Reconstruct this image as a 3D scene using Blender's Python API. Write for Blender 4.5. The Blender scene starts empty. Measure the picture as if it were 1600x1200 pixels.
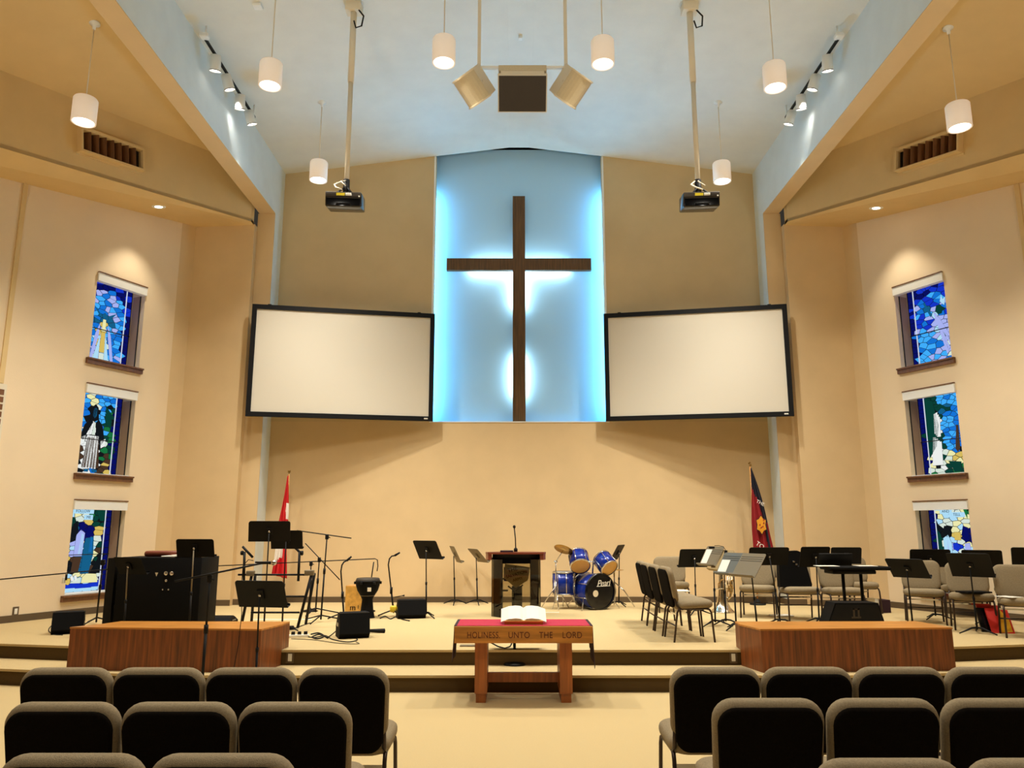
import bpy, bmesh, math, random
from math import sin, cos, pi, radians as R
from mathutils import Vector, Matrix
C = bpy.context.scene.collection
random.seed(7)

# ------------------------------------------------------------------ camera, world, exposure
CAMX, CAMZ = -0.14, 1.65
PITCH = math.atan(227/1200)
cam = bpy.data.objects.new('camera', bpy.data.cameras.new('camera'))
C.objects.link(cam)
cam.location = (CAMX, 0, CAMZ)
cam.rotation_euler = (pi/2 + PITCH, 0, 0)
cam.data.sensor_fit = 'HORIZONTAL'; cam.data.sensor_width = 36
cam.data.lens = 36*1200/1600
cam.data.clip_start = 0.05
bpy.context.scene.camera = cam
w = bpy.data.worlds.new('world'); bpy.context.scene.world = w; w.use_nodes = True
w.node_tree.nodes['Background'].inputs[0].default_value = (1, .86, .68, 1)
w.node_tree.nodes['Background'].inputs[1].default_value = 0.03
vs = bpy.context.scene.view_settings
vs.view_transform = 'Standard'; vs.look = 'None'; vs.gamma = 1; vs.exposure = 0.2
vs.use_curve_mapping = False
WARM = (1, .95, .85)
LED = (.12, .54, 1.0)

# lamp helpers -------------------------------------------------
def spot(loc, aim, power, size=1.2, blend=.6, col=WARM, rad=.08, name='lamp_light'):
    l = bpy.data.lights.new(name, 'SPOT'); l.energy = power; l.color = col
    l.spot_size = size; l.spot_blend = blend; l.shadow_soft_size = rad
    o = bpy.data.objects.new(name, l); C.objects.link(o); o.location = loc
    d = Vector(aim) - Vector(loc); o.rotation_euler = d.to_track_quat('-Z', 'Y').to_euler()
    return o
P_PEND, P_TRACK, P_CAN, P_LED, P_BACK, P_UP = 520, 360, 95, .34, .8, 285

# added fill spots behind the view, no fixtures, brightening the ceilings
for _x, _y, _tx, _ty in ((-3.6, .5, -1.8, 9.5), (3.6, .5, 1.8, 9.5), (-6.8, 2.0, -6.4, 10.5), (6.8, 2.0, 6.4, 10.5)):
    spot((_x, _y, 3.6), (_tx, _ty, 8.8), P_UP*(1.9 if abs(_x) < 5 else 1.3), R(64), 1.0, (1, .92, .78), .6, 'ceiling_fill')

# ------------------------------------------------------------------ pixel <-> place helpers (used to read positions off the photograph)
_c, _s = cos(PITCH), sin(PITCH)
def ray(x, y):
    u = (x-800)/1200; v = (600-y)/1200
    return u, _c - v*_s, _s + v*_c
def F(x, y, z=.332):
    a = ray(x, y); t = (z-CAMZ)/a[2]; return Vector((CAMX+a[0]*t, a[1]*t, z))
def P(x, y, Y):
    a = ray(x, y); t = Y/a[1]; return Vector((CAMX+a[0]*t, Y, CAMZ+a[2]*t))

# ------------------------------------------------------------------ materials
def srgb(r, g, b):
    f = lambda c: (c/255/12.92) if c/255 <= .04045 else ((c/255+.055)/1.055)**2.4
    return (f(r), f(g), f(b), 1)
MATS = {}
def mat(name, rgb, rough=.6, metal=0, noise=None, bump=None, spec=.5, emit=None, estr=0):
    if name in MATS: return MATS[name]
    m = bpy.data.materials.new(name); m.use_nodes = True; nt = m.node_tree
    b = nt.nodes['Principled BSDF']; col = srgb(*rgb)
    b.inputs['Base Color'].default_value = col
    b.inputs['Roughness'].default_value = rough; b.inputs['Metallic'].default_value = metal
    b.inputs['Specular IOR Level'].default_value = spec
    tc = nt.nodes.new('ShaderNodeTexCoord')
    if noise:
        sc, amt = noise[0], noise[1]; st = noise[2] if len(noise) > 2 else (1, 1, 1)
        mp = nt.nodes.new('ShaderNodeMapping'); mp.inputs['Scale'].default_value = st
        n = nt.nodes.new('ShaderNodeTexNoise'); n.inputs['Scale'].default_value = sc; n.inputs['Detail'].default_value = 5
        rp = nt.nodes.new('ShaderNodeValToRGB')
        lo = tuple(c*(1-amt) for c in col[:3])+(1,); hi = tuple(min(1, c*(1+amt)) for c in col[:3])+(1,)
        rp.color_ramp.elements[0].position = .3; rp.color_ramp.elements[1].position = .7
        rp.color_ramp.elements[0].color = lo; rp.color_ramp.elements[1].color = hi
        nt.links.new(tc.outputs['Object'], mp.inputs[0]); nt.links.new(mp.outputs[0], n.inputs['Vector'])
        nt.links.new(n.outputs[0], rp.inputs[0]); nt.links.new(rp.outputs[0], b.inputs['Base Color'])
    if bump:
        n2 = nt.nodes.new('ShaderNodeTexNoise'); n2.inputs['Scale'].default_value = bump[0]; n2.inputs['Detail'].default_value = 3
        bp = nt.nodes.new('ShaderNodeBump'); bp.inputs['Strength'].default_value = bump[1]; bp.inputs['Distance'].default_value = .01
        nt.links.new(tc.outputs['Object'], n2.inputs['Vector'])
        nt.links.new(n2.outputs[0], bp.inputs['Height']); nt.links.new(bp.outputs[0], b.inputs['Normal'])
    if emit:
        b.inputs['Emission Color'].default_value = srgb(*emit); b.inputs['Emission Strength'].default_value = estr
    MATS[name] = m; return m

M = {}
M['tan'] = mat('tan_paint', (216, 188, 142), .85, noise=(2.5, .03), bump=(60, .12))
M['upper_tan'] = mat('shaded_tan_paint', (206, 182, 138), .85, noise=(2.5, .03), bump=(60, .12))  # same tan as below, darkened for the light falling off higher up
M['bay'] = mat('golden_tan_paint', (220, 190, 134), .85, noise=(2.5, .03), bump=(60, .12))
M['cream'] = mat('cream_paint', (234, 212, 176), .85, noise=(2, .02), bump=(60, .12))
M['ceil'] = mat('off_white_texture_paint', (222, 222, 212), .9, noise=(3, .03), bump=(90, .35))
M['beam'] = mat('pale_blue_white_beam', (222, 232, 232), .85, noise=(3, .03), bump=(90, .2))  # beams and returns get a bluer white than the ceiling
M['shade'] = mat('frosted_white_shade', (240, 232, 222), .5, emit=(255, 226, 200), estr=.22)
M['white'] = mat('white_paint', (236, 236, 230), .6, bump=(60, .05))
M['niche'] = mat('led_tinted_niche_paint', (174, 216, 242), .8, bump=(60, .08))  # white wall; blue of the LED light is partly put into its colour
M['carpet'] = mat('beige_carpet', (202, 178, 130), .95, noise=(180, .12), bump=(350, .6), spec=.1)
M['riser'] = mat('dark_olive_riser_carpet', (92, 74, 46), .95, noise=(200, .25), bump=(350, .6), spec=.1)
M['base'] = mat('brown_rubber_baseboard', (92, 74, 50), .6)
M['oak'] = mat('red_oak_shaded', (118, 62, 22), .42, noise=(3.0, .5, (12, 12, .6)), bump=(40, .04))  # darker oak: the weaker light on the box fronts is in the colour
M['oakh'] = mat('honey_oak', (184, 122, 50), .35, noise=(3.0, .28, (.8, 9, 9)), bump=(40, .04))  # on the box tops this lighter oak carries the light from above
M['oaklite'] = mat('light_oak', (196, 134, 66), .32, noise=(3.0, .2, (.7, 9, 9)))
M['crosswood'] = mat('dark_walnut', (94, 66, 32), .55, noise=(4, .35, (8, 8, .6)))
M['fabric'] = mat('taupe_fabric', (146, 130, 102), .95, noise=(120, .15), bump=(400, .5), spec=.15)
M['backfab_shaded'] = mat('shaded_taupe_back_fabric', (20, 16, 12), .95, noise=(120, .2), bump=(400, .5), spec=.05)  # same taupe fabric; shade on the chair backs is put into the colour
M['bronze'] = mat('bronze_tube', (62, 50, 44), .35, .6)
M['black'] = mat('black_powder_coat', (8, 8, 9), .6, bump=(200, .05), spec=.25)
M['blackm'] = mat('black_vinyl', (6, 6, 7), .7, noise=(60, .2), spec=.15)
M['blackg'] = mat('black_gloss', (10, 10, 12), .15)
M['grille'] = mat('dark_speaker_grille', (52, 42, 28), .6, noise=(300, .3))
M['ivory'] = mat('ivory_enamel', (226, 214, 188), .5, bump=(120, .05))
M['ivorygr'] = mat('ivory_perforated_grille', (206, 192, 160), .6, noise=(250, .12))
M['chrome'] = mat('chrome', (205, 205, 208), .12, 1)
M['brass'] = mat('bronze_cymbal', (176, 138, 72), .3, .9, noise=(40, .15))
M['silver'] = mat('silver_plate', (222, 214, 196), .14, 1)
M['blue'] = mat('blue_drum_wrap', (18, 42, 132), .18, .1)
M['head'] = mat('amber_drum_head', (214, 166, 92), .45, noise=(6, .08))
M['screen'] = mat('projection_fabric', (216, 208, 190), .85)
M['paper'] = mat('white_paper', (226, 221, 206), .8, noise=(3, .02))
M['crimson'] = mat('crimson_cloth', (176, 24, 58), .85, noise=(90, .08), bump=(300, .3))
M['plum'] = mat('dark_plum_lining', (44, 14, 26), .85)
M['red'] = mat('flag_red', (200, 18, 24), .7); M['fwhite'] = mat('flag_white', (240, 232, 222), .7)
M['navy'] = mat('flag_navy', (14, 14, 34), .7); M['dred'] = mat('flag_crimson', (146, 16, 24), .7)
M['yellow'] = mat('flag_yellow', (230, 158, 32), .7)
M['label_y'] = mat('yellow_label', (236, 214, 40), .5)
M['sill'] = mat('brown_oak_sill', (112, 72, 38), .45, noise=(4, .25, (6, 6, 1)))
M['reveal'] = mat('taupe_wood_reveal', (176, 142, 108), .6)
M['tableoak'] = mat('table_oak', (158, 88, 36), .4, noise=(3.0, .3, (12, 12, .6)))
M['carve'] = mat('burnt_letter_brown', (92, 40, 16), .7)
M['tanst'] = mat('tan_stand_enamel', (150, 128, 84), .6)
M['slate'] = mat('slate_grey_stand_enamel', (96, 98, 92), .5, .2)
M['lead'] = mat('lead_came', (14, 20, 26), .6)
M['cajon'] = mat('burl_ash_veneer', (198, 148, 66), .4, noise=(14, .3))
M['booky'] = mat('book_yellow', (236, 176, 36), .5); M['bookr'] = mat('book_red', (206, 40, 28), .5)
M['plastic'] = mat('white_plastic', (232, 228, 214), .4)
M['ylw'] = mat('yellow_plastic', (232, 196, 40), .4)
M['greyst'] = mat('grey_stand_enamel', (120, 108, 84), .5, .2)
M['brownhole'] = mat('dark_hollow', (30, 22, 14), .9)
M['maroon'] = mat('mahogany_trim', (112, 52, 34), .35, noise=(4, .25, (1, 8, 8)))

def emat(name, col, st):
    if name in MATS: return MATS[name]
    m = bpy.data.materials.new(name); m.use_nodes = True; nt = m.node_tree
    nt.nodes.remove(nt.nodes['Principled BSDF'])
    e = nt.nodes.new('ShaderNodeEmission'); e.inputs[0].default_value = tuple(col)+(1,); e.inputs[1].default_value = st
    nt.links.new(e.outputs[0], nt.nodes['Material Output'].inputs[0]); MATS[name] = m; return m
M['bulb'] = emat('glowing_lens', (1, .88, .72), 14)
M['ledm'] = emat('cyan_led_strip', (.45, .82, 1.0), 5)
M['ledc'] = emat('white_led_strip', (.72, .93, 1.0), 34)
def smoked_glass():
    m = bpy.data.materials.new('smoked_glass'); m.use_nodes = True; nt = m.node_tree
    nt.nodes.remove(nt.nodes['Principled BSDF'])
    t = nt.nodes.new('ShaderNodeBsdfTransparent'); t.inputs[0].default_value = (.68, .65, .54, 1)
    g = nt.nodes.new('ShaderNodeBsdfGlossy'); g.inputs['Roughness'].default_value = .03
    fr = nt.nodes.new('ShaderNodeFresnel'); mx = nt.nodes.new('ShaderNodeMixShader')
    nt.links.new(fr.outputs[0], mx.inputs[0]); nt.links.new(t.outputs[0], mx.inputs[1]); nt.links.new(g.outputs[0], mx.inputs[2])
    nt.links.new(mx.outputs[0], nt.nodes['Material Output'].inputs[0]); return m
M['glass'] = smoked_glass()

# ------------------------------------------------------------------ mesh builder
class MB:
    def __init__(s): s.v = []; s.f = []; s.m = []; s.sm = []; s.T = Matrix()
    def add(s, vs_, fs, mi=0, smooth=False):
        o = len(s.v); s.v += [tuple(s.T @ Vector(v)) for v in vs_]
        for f in fs: s.f.append(tuple(i+o for i in f)); s.m.append(mi); s.sm.append(smooth)
        return s
    def box(s, a, b, mi=0):
        x0, y0, z0 = a; x1, y1, z1 = b
        return s.add([(x0,y0,z0),(x1,y0,z0),(x1,y1,z0),(x0,y1,z0),(x0,y0,z1),(x1,y0,z1),(x1,y1,z1),(x0,y1,z1)],
              [(0,3,2,1),(4,5,6,7),(0,1,5,4),(1,2,6,5),(2,3,7,6),(3,0,4,7)], mi)
    def rbox(s, a, b, r=.02, seg=3, mi=0):
        bm = bmesh.new(); c = [(a[i]+b[i])/2 for i in range(3)]; d = [abs(b[i]-a[i]) for i in range(3)]
        bmesh.ops.create_cube(bm, size=1, matrix=Matrix.Translation(c) @ Matrix.Diagonal(d+[1]))
        bmesh.ops.bevel(bm, geom=list(bm.edges)+list(bm.verts), offset=min(r, min(d)*.49), segments=seg, profile=.5, affect='EDGES')
        bm.verts.ensure_lookup_table()
        s.add([v.co[:] for v in bm.verts], [tuple(v.index for v in f.verts) for f in bm.faces], mi, True); bm.free(); return s
    def prism(s, poly, z0, z1, mi=0, axis='z', mside=None):
        n = len(poly)
        def q(p, h):
            return (p[0], p[1], h) if axis == 'z' else ((p[0], h, p[1]) if axis == 'y' else (h, p[0], p[1]))
        vv = [q(p, z0) for p in poly]+[q(p, z1) for p in poly]
        s.add(vv, [tuple(range(n)), tuple(range(n, 2*n))], mi)
        s.add(vv, [(i, (i+1) % n, n+(i+1) % n, n+i) for i in range(n)], mi if mside is None else mside); return s
    def tube(s, pts, r, seg=8, mi=0, cap=True):
        pts = [Vector(p) for p in pts]; rr = r if isinstance(r, (list, tuple)) else [r]*len(pts)
        vv = []; ff = []; prev = None
        for i, p in enumerate(pts):
            t = (pts[min(i+1, len(pts)-1)]-pts[max(i-1, 0)])
            t = t.normalized() if t.length > 1e-9 else Vector((0, 0, 1))
            u = prev if prev is not None else (Vector((0, 0, 1)) if abs(t.z) < .9 else Vector((1, 0, 0)))
            u = (u - t*u.dot(t)).normalized(); prev = u; v = t.cross(u)
            vv += [tuple(p+(u*cos(2*pi*k/seg)+v*sin(2*pi*k/seg))*rr[i]) for k in range(seg)]
        for i in range(len(pts)-1):
            for k in range(seg): ff.append((i*seg+k, i*seg+(k+1) % seg, (i+1)*seg+(k+1) % seg, (i+1)*seg+k))
        s.add(vv, ff, mi, True)
        if cap: s.add(vv[:seg], [tuple(range(seg))], mi); s.add(vv[-seg:], [tuple(range(seg))], mi)
        return s
    def lathe(s, prof, seg=24, mi=0, axis=None, org=(0, 0, 0), smooth=True):
        T = Matrix.Translation(org)
        if axis is not None: T = T @ Vector((0, 0, 1)).rotation_difference(Vector(axis)).to_matrix().to_4x4()
        vv = []; ff = []
        for (r, z) in prof:
            for k in range(seg): vv.append(tuple(T @ Vector((r*cos(2*pi*k/seg), r*sin(2*pi*k/seg), z))))
        for i in range(len(prof)-1):
            for k in range(seg): ff.append((i*seg+k, i*seg+(k+1) % seg, (i+1)*seg+(k+1) % seg, (i+1)*seg+k))
        return s.add(vv, ff, mi, smooth)
    def cushion(s, w, h, t, r, dome=.012, mi=0, taper=0, n=6):
        """rounded-rectangle pad in local XY, thickness along Z"""
        def ring(ins, z, ex=0):
            out = []; W = w/2-ins; H = h/2-ins; rr = max(r-ins*.6, .01)
            for (sx, sy, a0) in ((1, 1, 0), (-1, 1, 90), (-1, -1, 180), (1, -1, 270)):
                for k in range(n+1):
                    a = R(a0+90*k/n); x = sx*(W-rr)+rr*cos(a); y = sy*(H-rr)+rr*sin(a)
                    if taper and y < 0: x *= 1-taper*(-y/(h/2))
                    out.append((x, y, z))
            return out
        e = t/2
        lv = [(r*.9, -e-dome), (t*.5, -e-dome*.6), (t*.22, -e*.93), (t*.06, -e*.62), (0, -e*.2), (0, e*.2), (t*.06, e*.62), (t*.22, e*.93), (t*.5, e+dome*.6), (r*.9, e+dome)]
        vv = []; N = 4*(n+1)
        for ins, z in lv: vv += ring(ins, z)
        ff = [(i*N+k, i*N+(k+1) % N, (i+1)*N+(k+1) % N, (i+1)*N+k) for i in range(len(lv)-1) for k in range(N)]
        s.add(vv, ff, mi, True); s.add(vv[:N], [tuple(range(N))], mi, True); s.add(vv[-N:], [tuple(range(N))], mi, True); return s
    def build(s, name, m, parent=None, loc=None, normals=True):
        me = bpy.data.meshes.new(name); me.from_pydata(s.v, [], s.f)
        ms = m if isinstance(m, (list, tuple)) else [m]
        for k in ms: me.materials.append(M[k] if isinstance(k, str) else k)
        me.polygons.foreach_set('material_index', s.m); me.polygons.foreach_set('use_smooth', s.sm)
        if normals:
            bm = bmesh.new(); bm.from_mesh(me); bmesh.ops.remove_doubles(bm, verts=bm.verts, dist=1e-5)
            bmesh.ops.recalc_face_normals(bm, faces=bm.faces); bm.to_mesh(me); bm.free()
        me.update(); o = bpy.data.objects.new(name, me); C.objects.link(o)
        if parent: o.parent = parent
        if loc: o.location = loc
        return o

def tag(o, label=None, cat=None, group=None, kind=None):
    if label: o['label'] = label
    if cat: o['category'] = cat
    if group: o['group'] = group
    if kind: o['kind'] = kind
    return o
def thing(name, label, cat, loc=(0, 0, 0), rz=0, group=None, kind=None):
    o = bpy.data.objects.new(name, None); C.objects.link(o); o.empty_display_size = .1
    o.location = loc; o.rotation_euler = (0, 0, rz); return tag(o, label, cat, group, kind)
def copy_tree(o, parent=None):
    c = o.copy(); C.objects.link(c); c.parent = parent
    for ch in list(o.children): copy_tree(ch, c)
    return c
def dup(o, loc, rz, label, group=None):
    c = copy_tree(o); c.location = loc; c.rotation_euler = (0, 0, rz); c['label'] = label
    if group: c['group'] = group
    return c
def struct(mb, name, m, parent=None, **k):
    o = mb.build(name, m, parent, **k)
    if not parent: o['kind'] = 'structure'
    return o
def text_mesh(body, size, name, m, parent, T, extrude=.002, shear=0, space=1.0):
    cu = bpy.data.curves.new(name, 'FONT'); cu.body = body; cu.size = size; cu.extrude = extrude
    cu.align_x = 'CENTER'; cu.align_y = 'CENTER'; cu.shear = shear; cu.space_character = space
    t = bpy.data.objects.new('tmp', cu); C.objects.link(t)
    dg = bpy.context.evaluated_depsgraph_get(); me = bpy.data.meshes.new_from_object(t.evaluated_get(dg))
    bpy.data.objects.remove(t); me.name = name; me.materials.clear(); me.materials.append(M[m]); me.transform(T)
    o = bpy.data.objects.new(name, me); C.objects.link(o); o.parent = parent; return o

# ------------------------------------------------------------------ THE SETTING
ST = .332      # stage height
S1 = .168      # step height
WY = 14.6      # back wall
XS = 4.76      # side of the chancel opening
def ceil_z(X): return 8.77+.1285*(4.76-max(abs(X), .2))

struct(MB().box((-10, -6, -.1), (10, 16, 0)), 'floor', 'carpet')
def stage_poly(Y0, x2=9.9):
    return [(-x2, Y0+.2*(x2-3.75)), (-3.75, Y0), (3.75, Y0), (x2, Y0+.2*(x2-3.75)), (x2, 14.9), (-x2, 14.9)]
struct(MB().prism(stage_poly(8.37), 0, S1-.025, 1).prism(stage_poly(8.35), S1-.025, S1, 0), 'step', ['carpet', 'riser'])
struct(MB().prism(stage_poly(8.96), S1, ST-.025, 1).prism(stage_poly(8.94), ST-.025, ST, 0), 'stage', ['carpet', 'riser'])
prof = [(-XS, ceil_z(XS)), (-.2, ceil_z(0)), (.2, ceil_z(0)), (XS, ceil_z(XS))]
struct(MB().prism(prof+[(XS, 9.9), (-XS, 9.9)], -6, WY, axis='y'), 'ceiling', 'ceil')
# back wall with the tall niche
NX, NZ = 1.69, 3.68
mb = MB().box((-XS-.4, WY, 0), (XS+.4, WY+.15, NZ))
struct(mb, 'wall_back', 'tan')
mb = MB()
for s in (-1, 1):
    mb.prism([(s*NX, NZ), (s*(XS+.4), NZ), (s*(XS+.4), 8.78), (s*XS, 8.78), (s*NX, ceil_z(NX)+.01)], WY, WY+.15, axis='y')
struct(mb, 'wall_back_upper', 'upper_tan')
mb = MB()
mb.prism([(-NX-.2, NZ-.1), (NX+.2, NZ-.1), (NX+.2, 9.485), (-NX-.2, 9.485)], 14.95, 15.05, axis='y')
struct(mb, 'wall_niche', 'niche'); mb = MB()
mb.box((-NX-.2, WY+.15, NZ-.12), (NX+.2, 14.95, NZ))
mb.box((-NX-.25, WY+.15, NZ-.12), (-NX-.2, 14.95, 9.9)).box((NX+.2, WY+.15, NZ-.12), (NX+.25, 14.95, 9.9))
struct(mb, 'trim_8', 'niche')
struct(MB().box((-2.2, 15.5, 9.2), (2.2, 15.6, 10.2)).box((-2.2, 14.6, 9.9), (2.2, 15.6, 10)), 'gap_shade_sheet', 'brownhole')  # dark sheet standing for the unlit gap above the niche
mb = MB()
for s in (-1, 1):
    x0, x1 = sorted((s*NX, s*(NX+.035)))
    mb.box((x0, WY-.012, NZ), (x1, WY, ceil_z(NX)-.01))
mb.box((-NX-.035, WY-.012, NZ-.02), (NX+.035, WY+.0, NZ))
struct(mb, 'trim_1', 'white')
# niche LED strips, tucked behind the wall edges
for _x, _side in ((-NX-.155, 'left'), (NX+.155, 'right')):
    tag(MB().box((_x-.015, WY+.2, NZ+.1), (_x+.015, WY+.26, 8.6)).build('led_strip', 'ledm'), 'cyan light strip hidden behind the %s edge of the lit niche' % _side, 'light strip', 'niche light strips')
def area(loc, aim, sx, sy, power, col, name):
    l = bpy.data.lights.new(name, 'AREA'); l.shape = 'RECTANGLE'; l.size = sx; l.size_y = sy; l.energy = power; l.color = col
    o = bpy.data.objects.new(name, l); C.objects.link(o); o.location = loc
    d = (Vector(aim)-Vector(loc)).normalized()
    z = -d; y = Vector((0, 0, 1)); y = (y-z*y.dot(z)).normalized(); x = y.cross(z)
    o.rotation_euler = Matrix((x, y, z)).transposed().to_euler(); return o
for s in (-1, 1):
    area((s*(NX+.12), WY+.23, 6.1), (s*(NX-.6), 14.95, 6.1), .05, 4.7, 105*P_LED, LED, 'niche_led_light')
# added blue spots inside the niche, tinting the ceiling from below
for s in (-1, 1):
    spot((s*1.3, 14.78, 4.1), (s*3.0, 11.2, 9.0), 2100*P_LED, R(84), 1.0, LED, .35, 'added_blue_wash')
# side returns, pilasters, beams
for s, side in ((-1, 'left'), (1, 'right')):
    def bx(x0, x1): return tuple(sorted((s*x0, s*x1)))
    a, b = bx(XS, 5.09)
    # pilaster: room-side return white, front tan
    mb = MB().box((a, 14.1, ST), (b, 14.12, 7.70))
    struct(mb, 'wall_pilaster_'+side, 'tan')
    a2, b2 = bx(XS, XS+.05)
    struct(MB().box((a2, 14.12, ST), (b2, WY, 8.8)).box((a2, 14.1, 7.71), (b2, 14.12, 8.8)), 'wall_return_'+side, 'beam')
    a, b = bx(XS, 5.06)
    struct(MB().box((a, -6, 7.71), (b, 14.1, 9.4)), 'trim_2' if s < 0 else 'trim_3', 'beam')
    a3, b3 = bx(XS-.002, 5.064)
    struct(MB().box((a3, -6, 7.70), (b3, 14.1, 7.712)), 'trim_4' if s < 0 else 'trim_5', 'tan')
    # face between pilaster and window wall
    mb = MB().prism([(s*5.09, 13.95), (s*6.21, 13.95), (s*6.36, 13.68), (s*6.5, 13.68), (s*6.5, 14.6), (s*5.09, 14.6)], ST, 7.42)
    struct(mb, 'wall_front_'+side, 'tan')
    # bulkhead, 44 degrees in plan
    ba = R(28); sb, cb = sin(ba), cos(ba)
    B = lambda q, d=0: (s*(5.11+q*sb-d*cb), 13.79-q*cb-d*sb)
    bz = lambda q: 7.408-.127*q
    pl_ = [(B(0), 0), (B(8.0), 8), (B(8.0, -.15), 8), (B(-.2, -.15), 0), ((s*5.11, 13.95), 0)]
    vv = [p_+(bz(q),) for p_, q in pl_]+[p_+(bz(q)+1.25,) for p_, q in pl_]
    mb = MB().add(vv, [(0, 1, 2, 3, 4), (5, 6, 7, 8, 9)]+[(i, (i+1) % 5, 5+(i+1) % 5, 5+i) for i in range(5)])
    struct(mb, 'wall_bulkhead_'+side, 'bay')
    # sloping soffit from bulkhead foot to the window wall
    wa = R(24.5); sw, cw = sin(wa), cos(wa)
    Wp = lambda q, d=0: (s*(6.36+q*sw-d*cw), 13.68-q*cw-d*sw)
    def top_z(q): return 7.33-.163*q
    q1 = 8.0
    p = [B(0)+(7.408,), B(q1)+(bz(q1),), Wp(q1, -.1)+(top_z(q1),), Wp(0, -.1)+(top_z(0),), (s*6.21, 13.96, 7.36), (s*5.11, 13.96, 7.40)]
    v2 = [(x, y, z+.06) for x, y, z in p]
    mb = MB().add(p+v2, [(0, 1, 2), (0, 2, 3), (0, 3, 4), (0, 4, 5), (6, 7, 8), (6, 8, 9), (6, 9, 10), (6, 10, 11)]+[(i, (i+1) % 6, 6+(i+1) % 6, 6+i) for i in range(6)])
    struct(mb, 'ceiling_soffit_'+side, 'bay')
    # bay ceiling
    za, zb_ = 8.5, 8.5-.25*(10-5.06)
    mb = MB().prism([(s*5.06, za), (s*10, zb_), (s*10, zb_+.1), (s*5.06, za+.1)], -6, 14.3, axis='y')
    struct(mb, 'ceiling_bay_'+side, 'bay')
    # window wall, built of slabs round three openings; thickness goes outward
    wins = [(4.40, 5.85), (2.53, 3.97), (.65, 2.10)]
    u0, u1 = .66, 1.61
    T = .42
    def slab(mb, q0, q1_, z0, z1, d0=0, d1=-T):
        mb.prism([Wp(q0, d0), Wp(q1_, d0), Wp(q1_, d1), Wp(q0, d1)], z0, z1)
    mb = MB(); slab(mb, 0, u0, ST, 7.5); slab(mb, u1, 8, ST, 7.5)
    zz = [ST, .65, 2.10, 2.53, 3.97, 4.40, 5.85, 7.5]
    for k in (0, 2, 4, 6): slab(mb, u0, u1, zz[k], zz[k+1])
    struct(mb, 'wall_'+side, 'cream')
    x0, x1 = sorted((s*9.9, s*10.0))
    struct(MB().box((x0, -6, 0), (x1, 7.5, 8.7)), 'wall_%s_rear' % side, 'cream')
    # vertical strip
    mb = MB(); slab(mb, 2.93, 3.0, 3.74, top_z(3)+.0, .025, 0)
    struct(mb, 'trim_6' if s < 0 else 'trim_7', 'bay')
    # baseboards
    mb = MB(); slab(mb, -.0, 8, ST, ST+.1, .015, 0)
    mb.prism([(s*5.09, 13.935), (s*6.19, 13.935), (s*6.19, 13.95), (s*5.09, 13.95)], ST, ST+.1)
    mb.prism([(s*4.745, 14.085), (s*5.09, 14.085), (s*5.09, 14.1), (s*4.745, 14.1)], ST, ST+.1)
    mb.prism([(s*4.745, 14.085), (s*4.76, 14.085), (s*4.76, WY), (s*4.745, WY)], ST, ST+.1)
    struct(mb, 'baseboard_'+side, 'base')
struct(MB().box((-4.745, WY-.015, ST), (4.745, WY, ST+.1)), 'baseboard_back', 'base')

# ------------------------------------------------------------------ stained-glass windows
def clip(poly, a, b, c):
    out = []
    for i in range(len(poly)):
        p, q = poly[i], poly[(i+1) % len(poly)]
        fp = a*p[0]+b*p[1]-c; fq = a*q[0]+b*q[1]-c
        if fp <= 0: out.append(p)
        if (fp < 0 < fq) or (fq < 0 < fp):
            t = fp/(fp-fq); out.append((p[0]+t*(q[0]-p[0]), p[1]+t*(q[1]-p[1])))
    return out
def cells(W, H, n, rnd, aniso=1.0):
    pts = []
    for _ in range(n):
        best = None
        for k in range(8):
            c = (rnd.random()*W, rnd.random()*H)
            d = min([((c[0]-q[0])*aniso)**2+(c[1]-q[1])**2 for q in pts], default=9)
            if best is None or d > best[0]: best = (d, c)
        pts.append(best[1])
    out = []
    for i, p in enumerate(pts):
        poly = [(0, 0), (W, 0), (W, H), (0, H)]
        for j, q in enumerate(pts):
            if i == j or abs(p[0]-q[0])*aniso > .5 or abs(p[1]-q[1]) > .5: continue
            a = (q[0]-p[0])*aniso**2; b = q[1]-p[1]; c = a*(p[0]+q[0])/2+b*(p[1]+q[1])/2
            poly = clip(poly, a, b, c)
            if len(poly) < 3: break
        if len(poly) >= 3: out.append((p, poly))
    return out
GC = {'navy': (8, 14, 92), 'sky': (20, 110, 205), 'azure': (60, 165, 240), 'ice': (165, 210, 235), 'pale': (205, 218, 205), 'lilac': (160, 170, 230),
      'cream': (225, 222, 165), 'gold': (205, 178, 90), 'dgreen': (10, 60, 50), 'green': (24, 110, 60), 'dark': (18, 22, 26), 'brown': (70, 50, 36), 'white': (225, 228, 225), 'teal': (20, 90, 130), 'royal': (20, 50, 190), 'orange': (200, 120, 70)}
GK = list(GC)
GM = [emat('stained_glass_'+k, srgb(*GC[k])[:3], .95) for k in GK]
def pip(x, y, poly):
    r = False
    for i in range(len(poly)):
        x0, y0 = poly[i]; x1, y1 = poly[i-1]
        if (y0 > y) != (y1 > y) and x < (x1-x0)*(y-y0)/(y1-y0)+x0: r = not r
    return r
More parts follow.
